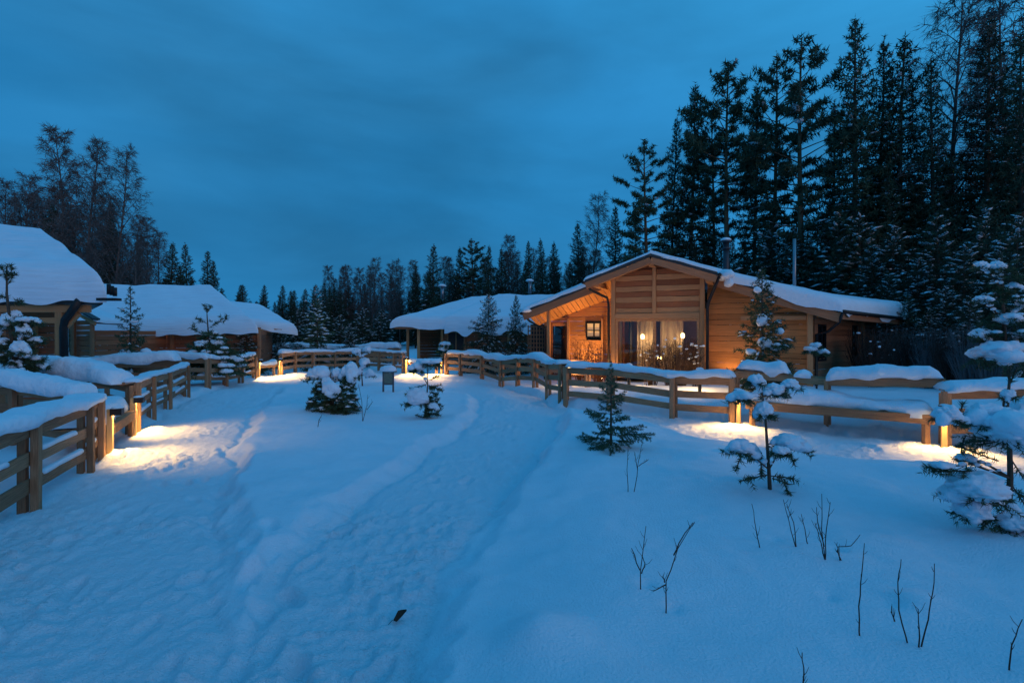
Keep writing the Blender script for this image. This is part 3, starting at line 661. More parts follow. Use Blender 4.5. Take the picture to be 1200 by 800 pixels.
# second group further along the left path
fence([(-10.75, 18.1), (-10.85, 19.4), (-10.95, 20.7), (-11.0, 21.9)], 'four post fence on the left leading to the far pair of lamps', side=-1, cw=.3, ch=.12, seed=10, low_snow=(.3,))
fence([(-10.75, 18.1), (-12.4, 18.4), (-14.2, 18.8)], 'side fence behind the snowy pine, left of the far pair of lamps', side=1, cw=.4, ch=.2, seed=11)
lamp(-10.95, 22.15, (1, .1), 'left one of the far pair of lamps on the left fence', 65)
lamp(-10.75, 23.6, (1, -.1), 'right one of the far pair of lamps on the left fence', 65)
low_beam((-11.05, 22.2), (-10.9, 23.5), .45, 'low beam between the far pair of lamps', snow_w=.3, snow_h=.2, seed=12)
fence([(-10.75, 23.8), (-10.55, 24.9), (-10.1, 26.0), (-9.3, 26.9), (-8.2, 27.3)], 'fence curving right behind the rounded snowy bush', side=-1, cw=.3, ch=.12, seed=13)
fence([(-8.2, 27.3), (-6.9, 26.6), (-5.9, 25.7), (-5.25, 24.8)], 'fence behind the notice board, left of the middle lamp', side=-1, cw=.3, ch=.11, seed=14, low_snow=(.3,))
lamp(-5.05, 24.4, (.6, -.9), 'left lamp of the middle pair, behind the capped pine sapling', 60)
lamp(-3.3, 24.0, (-.35, -.9), 'right lamp of the middle pair, beside the start of the curved fence', 110)
low_beam((-4.9, 24.5), (-3.5, 24.1), .45, 'low beam between the middle pair of lamps', snow_w=.3, snow_h=.2, seed=15)
fence([(-14, 30), (-11.5, 30.3), (-9, 30.4), (-6.6, 30.2)], 'farthest fence under deep snow, behind the curved one', side=-1, cw=.6, ch=.3, seed=16)
# the curved fence that swings from the middle lamp to the right
CURVE = [(-3.05, 23.8), (-2.3, 23.0), (-1.25, 21.5), (-.42, 19.6), (.22, 18.6), (.78, 17.3), (1.12, 15.8), (1.38, 14.25)]
fence(CURVE, 'long fence curving from the middle lamp to the corner nearest the big open snow field', side=-1, cw=.42, ch=.15, seed=17, low_snow=(), mids=0)
fence([(1.5, 14.0), (2.55, 13.3), (3.85, 12.25), (4.95, 11.45)], 'fence in front of the lit cottage, from the curve corner to the right lit lamp', side=-1, cw=.50, ch=.15, seed=18, post_w=.11, levels=(.90, .58, .27))
lamp(4.98, 11.25, (-.55, -.85), 'left lamp of the right pair, on the bright pale post right of the cottage window', 62)
lamp(7.72, 9.15, (-.5, -.86), 'lamp at the far right fence post, behind the snow loaded pine', 62)
fence([(5.15, 11.75), (6.6, 10.75), (8.15, 9.62)], 'back rail with big snow lumps between the two right lamps', side=-1, cw=.62, ch=.33, seed=19, levels=(.90,), ht=.98, post_w=.08, splits=((-.0, .30, .34), (.33, .42, .13), (.50, .99, .33)))
low_beam((5.12, 11.2), (7.68, 9.3), .43, 'long low beam with a deep shelf of snow between the two right lamps', w=.12, h=.17, snow_w=.70, snow_h=.27, seed=20, shift=(.22, .30))
fence([(7.86, 9.3), (9.3, 8.85), (11.6, 8.2), (14, 7.5)], 'right end fence leaving the picture behind the snow loaded pine', side=-1, cw=.66, ch=.22, seed=21, post_w=.12)
fence([(-1.6, 24.6), (.9, 21.6), (2.5, 16.9)], 'inner fence half hidden between the curved fence and the cottages', side=-1, cw=.4, ch=.14, seed=22, levels=(.80, .45), ht=.9, snow=False)


# ---------------------------------------------------------------- lit cottage
TH = math.radians(25); E1 = Vector((math.cos(TH), -math.sin(TH), 0)); E2 = Vector((math.sin(TH), math.cos(TH), 0)); O = Vector((5.0, 18.5, 0)); PK = .347; RZ = 4.82
def lc(x, y, z): return O+E1*x+E2*y+Vector((0, 0, z))
def lx(px, ly):
    u = (px-600)/600; q = O+E2*ly; return (u*q.y-q.x)/(E1.x-u*E1.y)
roofz = lambda x, dz=0: RZ-PK*abs(x)+dz
C = thing('wooden_cottage', lc(0, 1, 0), 'lit wooden cottage with a glazed gable, warm soffit and snowy roof at the right', 'cottage')
EX, EY = E1, E2
def cb(name, m, p, q, w, h, up=(0, 0, 1), k=None): return board(C, name, m, lc(*p), lc(*q), w, h, up, k)
def wall(x0, x1, y, z0, zf, m, bh=.2, name='plank', holes=(), dr=E1):
    """planks one above the other; zf(x) top line; holes (x0,x1,z0,z1)"""
    z = z0
    while True:
        zc = z+bh/2
        # horizontal extent at this height under the slope
        xs = [x0+(x1-x0)*i/60 for i in range(61)]; ok = [x for x in xs if zf(x) > z+bh*.55]
        if not ok: break
        a, b = min(ok), max(ok); spans = [(a, b)]
        for hx0, hx1, hz0, hz1 in holes:
            if hz0-.02 < zc < hz1+.02:
                ns = []
                for s0, s1 in spans:
                    if hx0 > s0: ns.append((s0, min(s1, hx0)))
                    if hx1 < s1: ns.append((max(s0, hx1), s1))
                spans = [s for s in ns if s[1]-s[0] > .05]
        for s0, s1 in spans: cb(name, m, (s0, y, zc), (s1, y, zc), .05, bh-.012)
        z += bh
        if z > 6: break
FL = .30
yb = .65                                                    # glazed front
xl, xr = lx(719, yb), lx(823, yb); xc = (xl+xr)/2
for x in (xl, xr): cb('post', 'plank_pale', (x, yb, 0), (x, yb, roofz(x)-.20), .17, .17, up=E1)
WT = 2.50
cb('beam', 'plank_pale', (xl+.086, yb-.02, WT+.13), (xr-.086, yb-.02, WT+.13), .14, .20)
xm = lx(767, yb)
cb('king_post', 'plank_pale', (xm, yb-.03, WT+.235), (xm, yb-.03, roofz(xm)-.35), .13, .13, up=E1)
for i in range(8):                                          # alternating gable boards
    z = WT+.235+i*.205+.10; hw = (RZ-.14-z-.05)/PK
    a, b = max(xl+.087, -hw), min(xr-.087, hw)
    if b-a > .2:
        m = 'plank_dark' if i % 2 else 'plank_pale'
        if a < xm-.07: cb('gable_board', m, (a, yb+(.02 if i % 2 else 0), z), (xm-.067, yb+(.02 if i % 2 else 0), z), .05, .195)
        if b > xm+.07: cb('gable_board', m, (xm+.067, yb+(.02 if i % 2 else 0), z), (b, yb+(.02 if i % 2 else 0), z), .05, .195)

def window(parent, x0, x1, z0, z1, y, fm, fw=.07, mull=(), cross=(), pane='glass', frame3=lc):
    fr = MB(); e0 = frame3(x0, y, z0)
    def bx(a0, a1, c0, c1, t=.05):
        v = [frame3(x, y+s, z) for s in (-t, t) for x, z in ((a0, c0), (a1, c0), (a1, c1), (a0, c1))]
        fr.add(v, [(0, 1, 2, 3), (7, 6, 5, 4), (0, 4, 5, 1), (1, 5, 6, 2), (2, 6, 7, 3), (3, 7, 4, 0)])
    bx(x0, x0+fw, z0, z1); bx(x1-fw, x1, z0, z1); bx(x0+fw, x1-fw, z1-fw, z1); bx(x0+fw, x1-fw, z0, z0+fw)
    for m_ in mull: bx(m_-fw/2, m_+fw/2, z0+fw, z1-fw, .045)
    for m_ in cross: bx(x0+fw, x1-fw, m_-fw/3, m_+fw/3, .03)
    root = parent; l = root.location; fr.v = [(a-l.x, b-l.y, c-l.z) for a, b, c in fr.v]
    fo = bpy.data.objects.new('window', fr.mesh('window_frame', fm)); COL.objects.link(fo); fo.parent = root
    gs = sorted([x0+fw]+[m_+s*fw/2 for m_ in mull for s in (-1, 1)]+[x1-fw])
    for a, b in zip(gs[::2], gs[1::2]):
        g_ = MB(); g_.add([frame3(a, y, z0+fw), frame3(b, y, z0+fw), frame3(b, y, z1-fw), frame3(a, y, z1-fw)], [(0, 1, 2, 3)])
        g_.v = [(p-l.x, q-l.y, r-l.z) for p, q, r in g_.v]
        go = bpy.data.objects.new('pane', g_.mesh('pane', pane)); COL.objects.link(go); go.parent = fo
    return fo
window(C, xl+.09, xr-.09, FL, WT+.02, yb, 'plank_pale', .09, mull=(xm,))
gp = MB(); gp.add([lc(xl+.05, yb+.06, WT+.2), lc(xr-.05, yb+.06, WT+.2), lc(xr-.05, yb+.06, roofz(xr)-.12), lc(0, yb+.06, RZ-.14), lc(xl+.05, yb+.06, roofz(xl)-.12)], [(0, 1, 2, 3, 4)]); gp.build('gable_panel', 'plank_dark', C)
# a sliding door frame left
cb('door_frame', 'lampwood', (xl+.26, yb+.10, FL), (xl+.26, yb+.10, WT), .10, .08, up=E1)
cb('door_frame', 'black', (xl+.62, yb+.16, FL), (xl+.62, yb+.16, WT), .30, .05, up=E1)
# room behind the glass
def quad(name, m, pts, parent=C, smooth=False):
    b = MB(); b.add(pts, [(0, 1, 2, 3)]); return b.build(name, m, parent, smooth)
quad('room_back', 'interior', [lc(xl-.3, 4.2, FL), lc(xr+.3, 4.2, FL), lc(xr+.3, 4.2, 3.2), lc(xl-.3, 4.2, 3.2)])
quad('room_side', 'interior', [lc(xl, .75, FL), lc(xl, 4.2, FL), lc(xl, 4.2, 3.2), lc(xl, .75, 3.2)])
quad('room_side', 'interior', [lc(xr, .75, FL), lc(xr, 4.2, FL), lc(xr, 4.2, 3.2), lc(xr, .75, 3.2)])
quad('room_floor', 'interior', [lc(xl, .6, FL), lc(xr, .6, FL), lc(xr, 4.2, FL), lc(xl, 4.2, FL)])
quad('room_ceiling', 'interior', [lc(xl, .7, 2.85), lc(xr, .7, 2.85), lc(xr, 4.2, 2.85), lc(xl, 4.2, 2.85)])
def curtain(x0, x1, y):
    n = int((x1-x0)/.02); b = MB(); v = []
    for i in range(n+1):
        x = x0+(x1-x0)*i/n; o_ = .045*math.sin(i*.62+.6*math.sin(i*.17))
        v += [lc(x, y+o_, FL+.02), lc(x+.01*math.sin(i), y+o_*.7, WT-.03)]
    b.add(v, [(2*i, 2*i+2, 2*i+3, 2*i+1) for i in range(n)]); return b.build('curtain', 'curtain', C, True)
curtain(xl+.78, xl+1.42, yb+.62); curtain(xm+.12, xm+.95, yb+.62)
for px, z in ((753, 1.86), (800, 1.90)):
    p = lc(lx(px, .95), .95, z); k = thing('wall_lamp', p, 'glowing lamp behind the '+('left' if px < 780 else 'right')+' half of the big cottage window', 'lamp', 'lamps inside the cottage window')
    b = MB(); b.blob(p, (.075, .075, .10), 2, 2, .02, 1); b.build('lamp_shade', 'bulb_dim', k, True)
    b = MB(); b.tube([p+Vector((0, 0, -.1)), p+Vector((0, 0, -1.5))], .012, 5); b.build('stand', 'black', k)
    ld = bpy.data.lights.new('lamp_light', 'POINT'); lo = bpy.data.objects.new('lamp_light', ld); COL.objects.link(lo); lo.parent = k; ld.energy = 16; ld.color = (1, .62, .28); ld.shadow_soft_size = .08; lo.location = (.0, -.10, -.14)
# roofs
BY = 10.0
def roofpart(x0, x1, y0, y1, dz, name='roof'):
    A = [lc(x0, y0, roofz(x0, dz)), lc(x1, y0, roofz(x1, dz)), lc(x1, y1, roofz(x1, dz)), lc(x0, y1, roofz(x0, dz))]; return slab(*A, .10, name, 'roof', C)
x2l, x2r = lx(613, .9), 5.95
roofpart(-2.45, 0, 0, .95, .05); roofpart(0, 2.25, 0, .95, .05)
roofpart(x2l, 0, .9, BY, 0)
RF = lc(0, .9, RZ+.10); RB = lc(0, BY, RZ); ER = lc(x2r, .9, roofz(x2r, .06)); EB = Vector((16.9, 21.9, 2.70))
slab(RF, ER, EB, RB, .10, 'roof', 'roof', C)
# barge boards and fascias
def barge(x0, x1, y, dz, hgt=.24): cb('barge_board', 'plank_pale' if 0 else 'plank_grey', (x0, y, roofz(x0, dz-.12-hgt/2)), (x1, y, roofz(x1, dz-.12-hgt/2)), .05, hgt)
barge(-2.42, -.0, .03, .05); barge(.0, 2.22, .031, .05); barge(x2l, -2.1, .93, 0, .28); barge(2.1, x2r, .93, 0, .28)
board(C, 'fascia', 'plank_grey', ER+Vector((0, 0, -.25)), EB+Vector((0, 0, -.25)), .05, .24)
# rafters / soffit boards under the left slope and the front overhang
xs = x2l+.12; i = 0
while xs < xl-.1:
    cb('soffit_board', 'plank', (xs+.09, .99, roofz(xs+.09, -.16)), (xs+.09, 2.28, roofz(xs+.09, -.66)), .19, .03, up=(E1*-PK+Vector((0, 0, 1)))); xs += .2
xs = -2.3
while xs < 2.1:
    if abs(xs+.1) > .1: cb('soffit_board', 'plank', (xs+.1, .10, roofz(xs+.1, -.09)), (xs+.1, .62, roofz(xs+.1, -.09)), .19, .03, up=(E1*math.copysign(PK, -xs)+Vector((0, 0, 1)))*1.0)
    xs += .2
for x in (0, -2.05, 1.95): cb('purlin', 'plank_pale', (x, .12, roofz(x)-.27), (x, 1.6, roofz(x)-.27), .20, .20)
for x in (x2l+.45, x2r-.5): cb('purlin', 'plank_pale', (x, 1.0, roofz(x)-.28), (x, 3.0, roofz(x)-.28), .18, .18)
cb('rafter', 'plank_pale', (-2.0, .3, roofz(-2.0, -.21)), (-.1, .3, roofz(.1, -.21)), .09, .14)
# left terrace
yt = 2.3
tl, tr_ = lx(643, yt), lx(718, yt); wx0, wx1 = lx(687, yt), lx(704.5, yt); dx0, dx1 = lx(647, yt), lx(665, yt); zl = lambda px_y: EYE-(px_y-390)*(O.y+yt)/600
wall(dx1+.10, tr_+.5, yt, .1, lambda x: roofz(x)-.60, 'plank', .2, holes=((wx0, wx1, 1.80, 2.46),))
wall(tl-.2, dx1+.10, yt, 2.30, lambda x: roofz(x)-.60, 'plank', .2)
window(C, wx0, wx1, 1.80, 2.46, yt-.03, 'black', .06, mull=((wx0+wx1)/2+.03,), cross=(2.1,), pane='blind')
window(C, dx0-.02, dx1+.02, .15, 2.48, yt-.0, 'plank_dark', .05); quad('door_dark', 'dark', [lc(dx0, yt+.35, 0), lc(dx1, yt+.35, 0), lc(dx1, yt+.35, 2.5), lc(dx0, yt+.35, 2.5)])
for x in (dx0-.08, dx1+.07, tr_-.42): cb('post', 'plank_pale', (x, yt-.08, 0), (x, yt-.08, min(2.6, roofz(x)-.25)), .10, .10, up=E1)
xp = lx(643, 1.3); cb('post', 'plank_pale', (xp, 1.3, 0), (xp, 1.3, roofz(xp)-.3), .15, .15, up=E1)
# body behind the bay
wall(-1.6, -1.58, 2, 0, lambda x: 0, 'plank')
for k in range(14): cb('plank', 'plank', (xl-.02, .75, .2+k*.2), (xl-.02, yt-.04, .2+k*.2), .05, .188)
for k in range(14): cb('plank', 'plank', (xr+.03, .75, .2+k*.2), (xr+.03, 1.66, .2+k*.2), .05, .188)
# lattice screen far left
xa, xb_ = lx(619, 2.9), lx(639, 2.9); n = 7
for k in range(n): cb('lattice_slat', 'plank_grey', (xa+(xb_-xa)*k/(n-1), 2.9, .1), (xa+(xb_-xa)*k/(n-1), 2.9, 2.35), .02, .05, up=E1)
for k in range(12): cb('lattice_slat', 'plank_grey', (xa, 2.93, .2+k*.19), (xb_, 2.93, .2+k*.19), .02, .05)
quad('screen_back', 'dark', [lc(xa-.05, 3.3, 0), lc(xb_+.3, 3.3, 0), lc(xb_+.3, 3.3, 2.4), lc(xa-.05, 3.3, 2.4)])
# right wall with the orange boards
yr = 1.7
wr1 = lx(953, yr)
wall(xr+.1, wr1, yr, .1, lambda x: roofz(x)-.16, 'plank', .2)
xq = lx(949, 1.25); cb('post', 'plank_pale', (xq, 1.25, 0), (xq, 1.25, roofz(xq)-.32), .18, .18, up=E1)
cb('beam', 'plank_pale', (lx(868, 1.3), 1.3, 2.52), (xq-.1, 1.3, 2.52), .12, .16)
# right side wall, running back under the long eave
SD = Vector((.766, .643, 0)); S0 = lc(wr1, yr, 0)+SD*.05; SN = Vector((SD.y, -SD.x, 0))
def ls(x, y, z): return S0+SD*x-SN*y+Vector((0, 0, z))
for k in range(13):
    z = .1+k*.2+.1; sp = [(0, 7.0)] if not (1.0 < z < 2.2) else [(0, .42), (1.62, 4.02), (4.55, 7.0)] if 1 else []
    if 1.0 < z < 2.25: sp = [(0, .30), (1.05, 3.85), (4.45, 7.0)]
    for a, b in sp: board(C, 'plank', 'plank_grey', ls(a, 0, z), ls(b, 0, z), .05, .188)
window(C, .30, 1.05, 1.0, 2.3, 0, 'black', .07, mull=(.67,), frame3=ls); window(C, 3.85, 4.45, 1.0, 2.3, 0, 'black', .07, frame3=ls)
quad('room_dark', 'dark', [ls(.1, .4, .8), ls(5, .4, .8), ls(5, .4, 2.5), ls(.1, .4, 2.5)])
board(C, 'post', 'plank_pale', ls(4.95, -.08, 0), ls(4.95, -.08, 2.5), .13, .13, up=SD)
# gutters and downpipes
def pipe(name, P, r, m='black'): b = MB(); b.tube(P, r, 8); b.build(name, m, C, True)
ge = lambda x, y0, y1, dz=-.10: pipe('gutter', [lc(x, y0, roofz(x, dz)), lc(x, y1, roofz(x, dz))], .065)
ge(-2.52, -.02, 1.0, -.02); ge(2.32, -.02, 1.0, -.02); ge(x2l-.07, .85, BY); pipe('gutter', [ER+Vector((.05, -.08, -.12)), EB+Vector((.05, -.08, -.12))], .065)
pipe('downpipe', [lc(-2.45, .1, roofz(-2.45)-.08), lc(-2.3, .25, 3.65), lc(xl-.22, .55, 3.35), lc(xl-.17, .56, 3.1), lc(xl-.17, .56, .05)], .05)
pipe('downpipe', [lc(2.3, .1, roofz(2.3)-.1), lc(2.15, .3, 3.6), lc(xr+.22, .5, 3.1), lc(xr+.18, .5, 2.9), lc(xr+.18, .5, .05)], .055)
pipe('downpipe', [lc(x2l+.02, 1.0, roofz(x2l)-.2), lc(x2l+.25, 1.0, 2.5), lc(xp-.14, 1.2, 2.15), lc(xp-.14, 1.2, .05)], .045)
pipe('downpipe', [ER+Vector((.05, -.05, -.15)), ER+Vector((.0, .05, -.45)), lc(xq+.55, 1.4, 2.05), lc(xq+.22, 1.5, 1.95), lc(xq+.22, 1.5, .05)], .05)
# chimney and flue
def flue(px, ytop, ybase, Y, r, m, name, capw=0):
    a = wp(px, ybase, Y); b = wp(px, ytop, Y); bb = MB(); bb.tube([a+Vector((0, 0, -.8)), b], r, 12); o = bb.build(name, m, C, True)
    if capw:
        c = MB(); c.tube([b+Vector((0, 0, -.30)), b+Vector((0, 0, -.24))], capw, 12); c.tube([b, b+Vector((0, 0, .05))], capw*1.05, 12); l = o
        co = c.build('cowl', m, C); co.parent = o; co.location = C.location*0
        co.matrix_parent_inverse = Matrix(); 
        s = MB(); s.blob(b+Vector((0, 0, .10)), (capw, capw, .12), 3, 2, .1, .4); so_ = s.build('snow_cap', 'snow_smooth', C, True); so_.parent = o
flue(851, 284, 316, 22.5, .13, 'darksteel', 'chimney', .22); flue(931, 280, 325, 21.5, .065, 'steel', 'flue_pipe')
# snow on the roof
Tl = lambda u, v: .20
sn1 = snow_sheet(lc(x2l, .9, roofz(x2l)), lc(x2l, BY, roofz(x2l)), lc(0, BY, RZ), lc(0, .9, RZ),   .19, r=.18, seed=31, parent=C, edges=(1, 0, 0, 1), over=.02, hang=.04, rough=.05)
sn2 = snow_sheet(ER, EB, RB, RF, lambda u, v: .20+.28*(1-v)*(.25+u), r=.26, seed=32, parent=C, edges=(1, 1, 0, 1), over=.07, hang=.2)
snow_sheet(lc(-2.45, 0, roofz(-2.45, .06)), lc(-2.45, 1.2, roofz(-2.45, .06)), lc(0.02, 1.2, RZ+.06), lc(0.02, 0, RZ+.06), .10, r=.10, seed=33, parent=C, edges=(1, 0, 0, 1), over=.0, hang=.02, nu=20)
snow_sheet(lc(2.25, 1.2, roofz(2.25, .06)), lc(2.25, 0, roofz(2.25, .06)), lc(-0.02, 0, RZ+.06), lc(-0.02, 1.2, RZ+.06), .12, r=.10, seed=34, parent=C, edges=(1, 1, 0, 0), over=.0, hang=.02, nu=20)
b = MB(); b.blob(lc(-2.3, .5, roofz(-2.3)+.02), (.30, .5, .17), 3); b.blob(lc(2.45, .45, roofz(2.45)-.0), (.32, .5, .25), 5); b.blob(lc(2.6, .3, roofz(2.6)-.22), (.14, .25, .2), 6)
b.blob(lc(x2l+.12, 1.0, roofz(x2l)-.02), (.25, .3, .16), 8); tag(b.build('snow_lump', 'snow_smooth', C, True), kind='stuff')
# uplights at the walls
def uplight(p, d, power, label, size=95, col=(1, .55, .17)):
    f = thing('wall_uplight', p, label, 'lamp', 'uplights at the cottage wall'); b = MB(); b.tube([p, p+Vector((0, 0, .10))], .06, 10); b.build('lamp_housing', 'black', f)
    b = MB(); b.blob(p+Vector((0, 0, .115)), (.045, .045, .02), 0, 1, 0, 1); b.build('bulb', 'bulb', f, True)
    ld = bpy.data.lights.new('lamp_light', 'SPOT'); lo = bpy.data.objects.new('lamp_light', ld); COL.objects.link(lo); lo.parent = f; lo.location = (0, 0, .15)
    ld.energy = power; ld.color = col; ld.spot_size = math.radians(size); ld.spot_blend = .8; ld.shadow_soft_size = .04; lo.rotation_mode = 'QUATERNION'; lo.rotation_quaternion = Vector(d).normalized().to_track_quat('-Z', 'Y')
uplight(lc(lx(690, 1.75), 1.75, .1), Vector((-.15, .22, 1)), 330, 'uplight behind the reddish shrub at the terrace wall', 110)
uplight(lc(xl-.05, .38, .1), Vector((0.0, .12, 1)), 60, 'uplight shining up the post left of the big window', 70)
uplight(lc(xr+1.0, 1.15, .1), Vector((0, .3, 1)), 50, 'uplight at the orange wall right of the big window', 110)
uplight(lc(lx(725, .1)-.9, .9, .1), Vector((.12, .12, 1)), 95, 'uplight under the left end of the front roof overhang', 100)

def bollard(px, Y, power, label):
    x = (px-600)/600*Y; p = Vector((x, Y, Hs(x, Y))); f = thing('bollard_lamp', p, label, 'lamp', 'bollard lamps between the fence and the cottage')
    b = MB(); b.tube([p-Vector((0, 0, .1)), p+Vector((0, 0, .52))], .05, 10); b.build('pole', 'black', f, True)
    b = MB(); b.tube([p+Vector((0, 0, .525)), p+Vector((0, 0, .62))], .07, 12); b.build('lamp_shade', 'bulb_dim', f, True)
    b = MB(); b.tube([p+Vector((0, 0, .622)), p+Vector((0, 0, .65))], .10, 12); b.build('lid', 'black', f); b = MB(); b.blob(p+Vector((0, 0, .66)), (.11, .11, .06), 1, 2, .1, .3); b.build('snow_cap', 'snow_smooth', f, True)
    ld = bpy.data.lights.new('lamp_light', 'POINT'); lo = bpy.data.objects.new('lamp_light', ld); COL.objects.link(lo); lo.parent = f; ld.energy = power*.7; ld.color = (1, .56, .20); ld.shadow_soft_size = .09; lo.location = (-.03, -.16, .57); lo.location = (0, .17, .57)
bollard(668, 17.6, 60, 'small bollard lamp glowing between the fence rails below the terrace window')
bollard(737, 16.2, 80, 'small bollard lamp glowing between the fence rails right of the lone spruce tip')
bollard(820, 14.6, 90, 'small bollard lamp glowing between the fence rails below the right window post')

# ---------------------------------------------------------------- middle cottage
def simple_wall(parent, a, b, z0, n, bh, m, name='plank'):
    a = Vector(a); b = Vector(b)
    for k in range(n): board(parent, name, m, (a.x, a.y, z0+bh*(k+.5)), (b.x, b.y, z0+bh*(k+.5)), .06, bh-.014)
MC = thing('wooden_cottage', (-2, 31, -.1), 'unlit wooden cottage in the middle distance with a broad snow roof and corner porch', 'cottage')
simple_wall(MC, (-4.3, 31.2), (2.6, 30.9), 0, 11, .2, 'log'); simple_wall(MC, (-4.3, 31.2), (-4.5, 37), 0, 11, .2, 'log'); simple_wall(MC, (-6.2, 33.5), (-4.4, 33.5), 0, 11, .2, 'log')
for x, y in ((-6.35, 31.2), (-5.6, 30.7), (-4.25, 31.08), (-.2, 30.88)): board(MC, 'post', 'plank_pale', (x, y, -.2), (x, y, 2.3), .16, .16, up=(1, 0, 0))
board(MC, 'beam', 'plank_grey', (-7.0, 30.55, 2.33), (-4.3, 30.55, 2.33), .1, .2)
mA, mB, mC_, mD = Vector((-7.1, 30.4, 2.45)), Vector((4.2, 30.2, 2.35)), Vector((4.4, 34.4, 4.1)), Vector((-2.6, 34.6, 4.15))
slab(mA, mB, mC_, mD, .12, 'roof', 'roof', MC); slab(mA, mD, Vector((-2.4, 36, 4.1)), Vector((-7.4, 38.5, 2.6)), .12, 'roof', 'roof', MC)
snow_sheet(mA, mB, mC_, mD, lambda u, v: .42+.15*(u > .28), r=.4, seed=41, parent=MC, edges=(1, 0, 1, 1), over=.1, hang=.16, nu=70)
snow_sheet(Vector((-3.9, 30.32, 2.3)), Vector((4.2, 30.1, 2.2)), Vector((4.2, 31.3, 2.85)), Vector((-3.9, 31.5, 2.9)), .5, r=.35, seed=42, parent=MC, edges=(1, 0, 0, 1), over=.1, hang=.35, nu=60)
def mframe(x, y, z): return Vector((-4.3+x, 31.2+y-.07-x*.043, z))
window(MC, .35, 1.45, .9, 2.1, 0, 'plank_grey', .08, mull=(.9,), pane='dark', frame3=mframe)
for px, py in ((518.5, 336), (621, 330)):
    a = wp(px, py+14, 36); b = MB(); b.tube([a, wp(px, py, 36)], .13, 8); o = b.build('flue_pipe', 'steel', MC, True)
    b = MB(); b.blob(wp(px, py, 36)+Vector((0, 0, .05)), (.3, .3, .15), 2, 2, .1, .4); s = b.build('snow_cap', 'snow_smooth', MC, True); s.parent = o

# ---------------------------------------------------------------- left cottages
LC = thing('wooden_cottage', (-12, 13, 0), 'nearest cottage at the left edge under a very thick snow roof', 'cottage')
lA, lB, lC_, lD = Vector((-18, 11.7, 2.78)), Vector((-9.75, 12.2, 2.80)), Vector((-14.0, 15.2, 4.72)), Vector((-20, 15.0, 4.75))
slab(lA, lB, lC_, lD, .12, 'roof', 'roof', LC); slab(lB, Vector((-15.6, 18.6, 2.8)), Vector((-15.2, 16.4, 4.6)), lC_, .12, 'roof', 'roof', LC)
snow_sheet(lA, lB, lC_, lD, lambda u, v: .62-.1*v, r=.34, seed=51, parent=LC, edges=(1, 1, 1, 0), over=.10, hang=.10, nu=80, nv=40, rough=.09)

P0 = wp(70, 440, 12.3); 
board(LC, 'post', 'plank_pale', (P0.x, 12.35, -.1), (P0.x, 12.35, 2.66), .20, .20, up=(1, 0, 0))
board(LC, 'post', 'plank_grey', (-11.35, 12.9, -.1), (-11.35, 12.9, 2.66), .16, .16, up=(1, 0, 0))
board(LC, 'beam', 'plank_pale', (-18, 12.0, 2.58), (-10.2, 12.35, 2.58), .16, .18)
board(LC, 'brace', 'plank_pale', (P0.x+.05, 12.3, 2.05), (P0.x+.45, 12.3, 2.48), .10, .12)
for x in (-12.3, -13.6): board(LC, 'post', 'plank_grey', (x, 12.3, -.1), (x, 12.3, 2.5), .14, .14, up=(1, 0, 0))
board(LC, 'rail', 'plank_pale', (-13.6, 12.25, 2.3), (-10.9, 12.3, 2.3), .08, .14)
simple_wall(LC, (-18, 14.6), (-12.6, 14.4), 0, 13, .2, 'log')
board(LC, 'window_frame', 'plank_pale', (-13.3, 14.3, 1.2), (-13.3, 14.3, 2.2), .08, .08, up=(1, 0, 0))
b = MB(); b.tube([wp(93, 352, 12.1), wp(83, 366, 12.15), wp(76, 375, 12.2), wp(74.5, 384, 12.25), wp(75.5, 440, 12.3)], .085, 10); b.build('downpipe', 'black', LC, True)
b = MB(); b.tube([wp(79, 384, 12.3), wp(79.5, 440, 12.35)], .02, 6); b.build('cable', 'steel', LC, True)
b = MB(); b.box((-9.75, 12.0, 2.76), (-9.3, 12.2, 2.82)); b.build('gutter_end', 'black', LC)

L2 = thing('wooden_cottage', (-15, 25, -.3), 'second cottage on the left, red brown walls under a wide snow roof', 'cottage')
a1, b1 = (-18.6, 24.2), (-11.9, 24.2)
simple_wall(L2, a1, b1, -.3, 12, .2, 'log'); simple_wall(L2, (-11.95, 24.2), (-13.6, 29), -.3, 12, .2, 'log')
for x in (-16.0, -13.6, -11.9): board(L2, 'post', 'plank_grey', (x, 24.1, -.3), (x, 24.1, 2.1), .15, .12, up=(1, 0, 0))
kA, kB, kC, kD = Vector((-20, 23.5, 2.0)), Vector((-11.75, 23.5, 2.05)), Vector((-16.2, 27.4, 4.15)), Vector((-21.5, 27.0, 4.2))
slab(kA, kB, kC, kD, .12, 'roof', 'roof', L2)
snow_sheet(kA, kB, kC, kD, .55, r=.45, seed=61, parent=L2, edges=(1, 1, 1, 0), over=.12, hang=.16, nu=70, nv=34)
kE, kF, kG, kH = Vector((-13.6, 26.2, 2.3)), Vector((-11.5, 27.2, 2.05)), Vector((-14.8, 30.2, 3.3)), Vector((-17.6, 29.5, 3.6))
slab(kE, kF, kG, kH, .12, 'roof', 'roof', L2); snow_sheet(kE, kF, kG, kH, .45, r=.4, seed=62, parent=L2, edges=(1, 1, 1, 0), over=.1, hang=.1)
board(L2, 'post', 'plank_pale', (-12.95, 26.4, -.3), (-12.95, 26.4, 2.2), .2, .2, up=(1, 0, 0)); board(L2, 'beam', 'plank_grey', (-13.5, 26.2, 2.22), (-12.1, 26.9, 2.10), .12, .2)
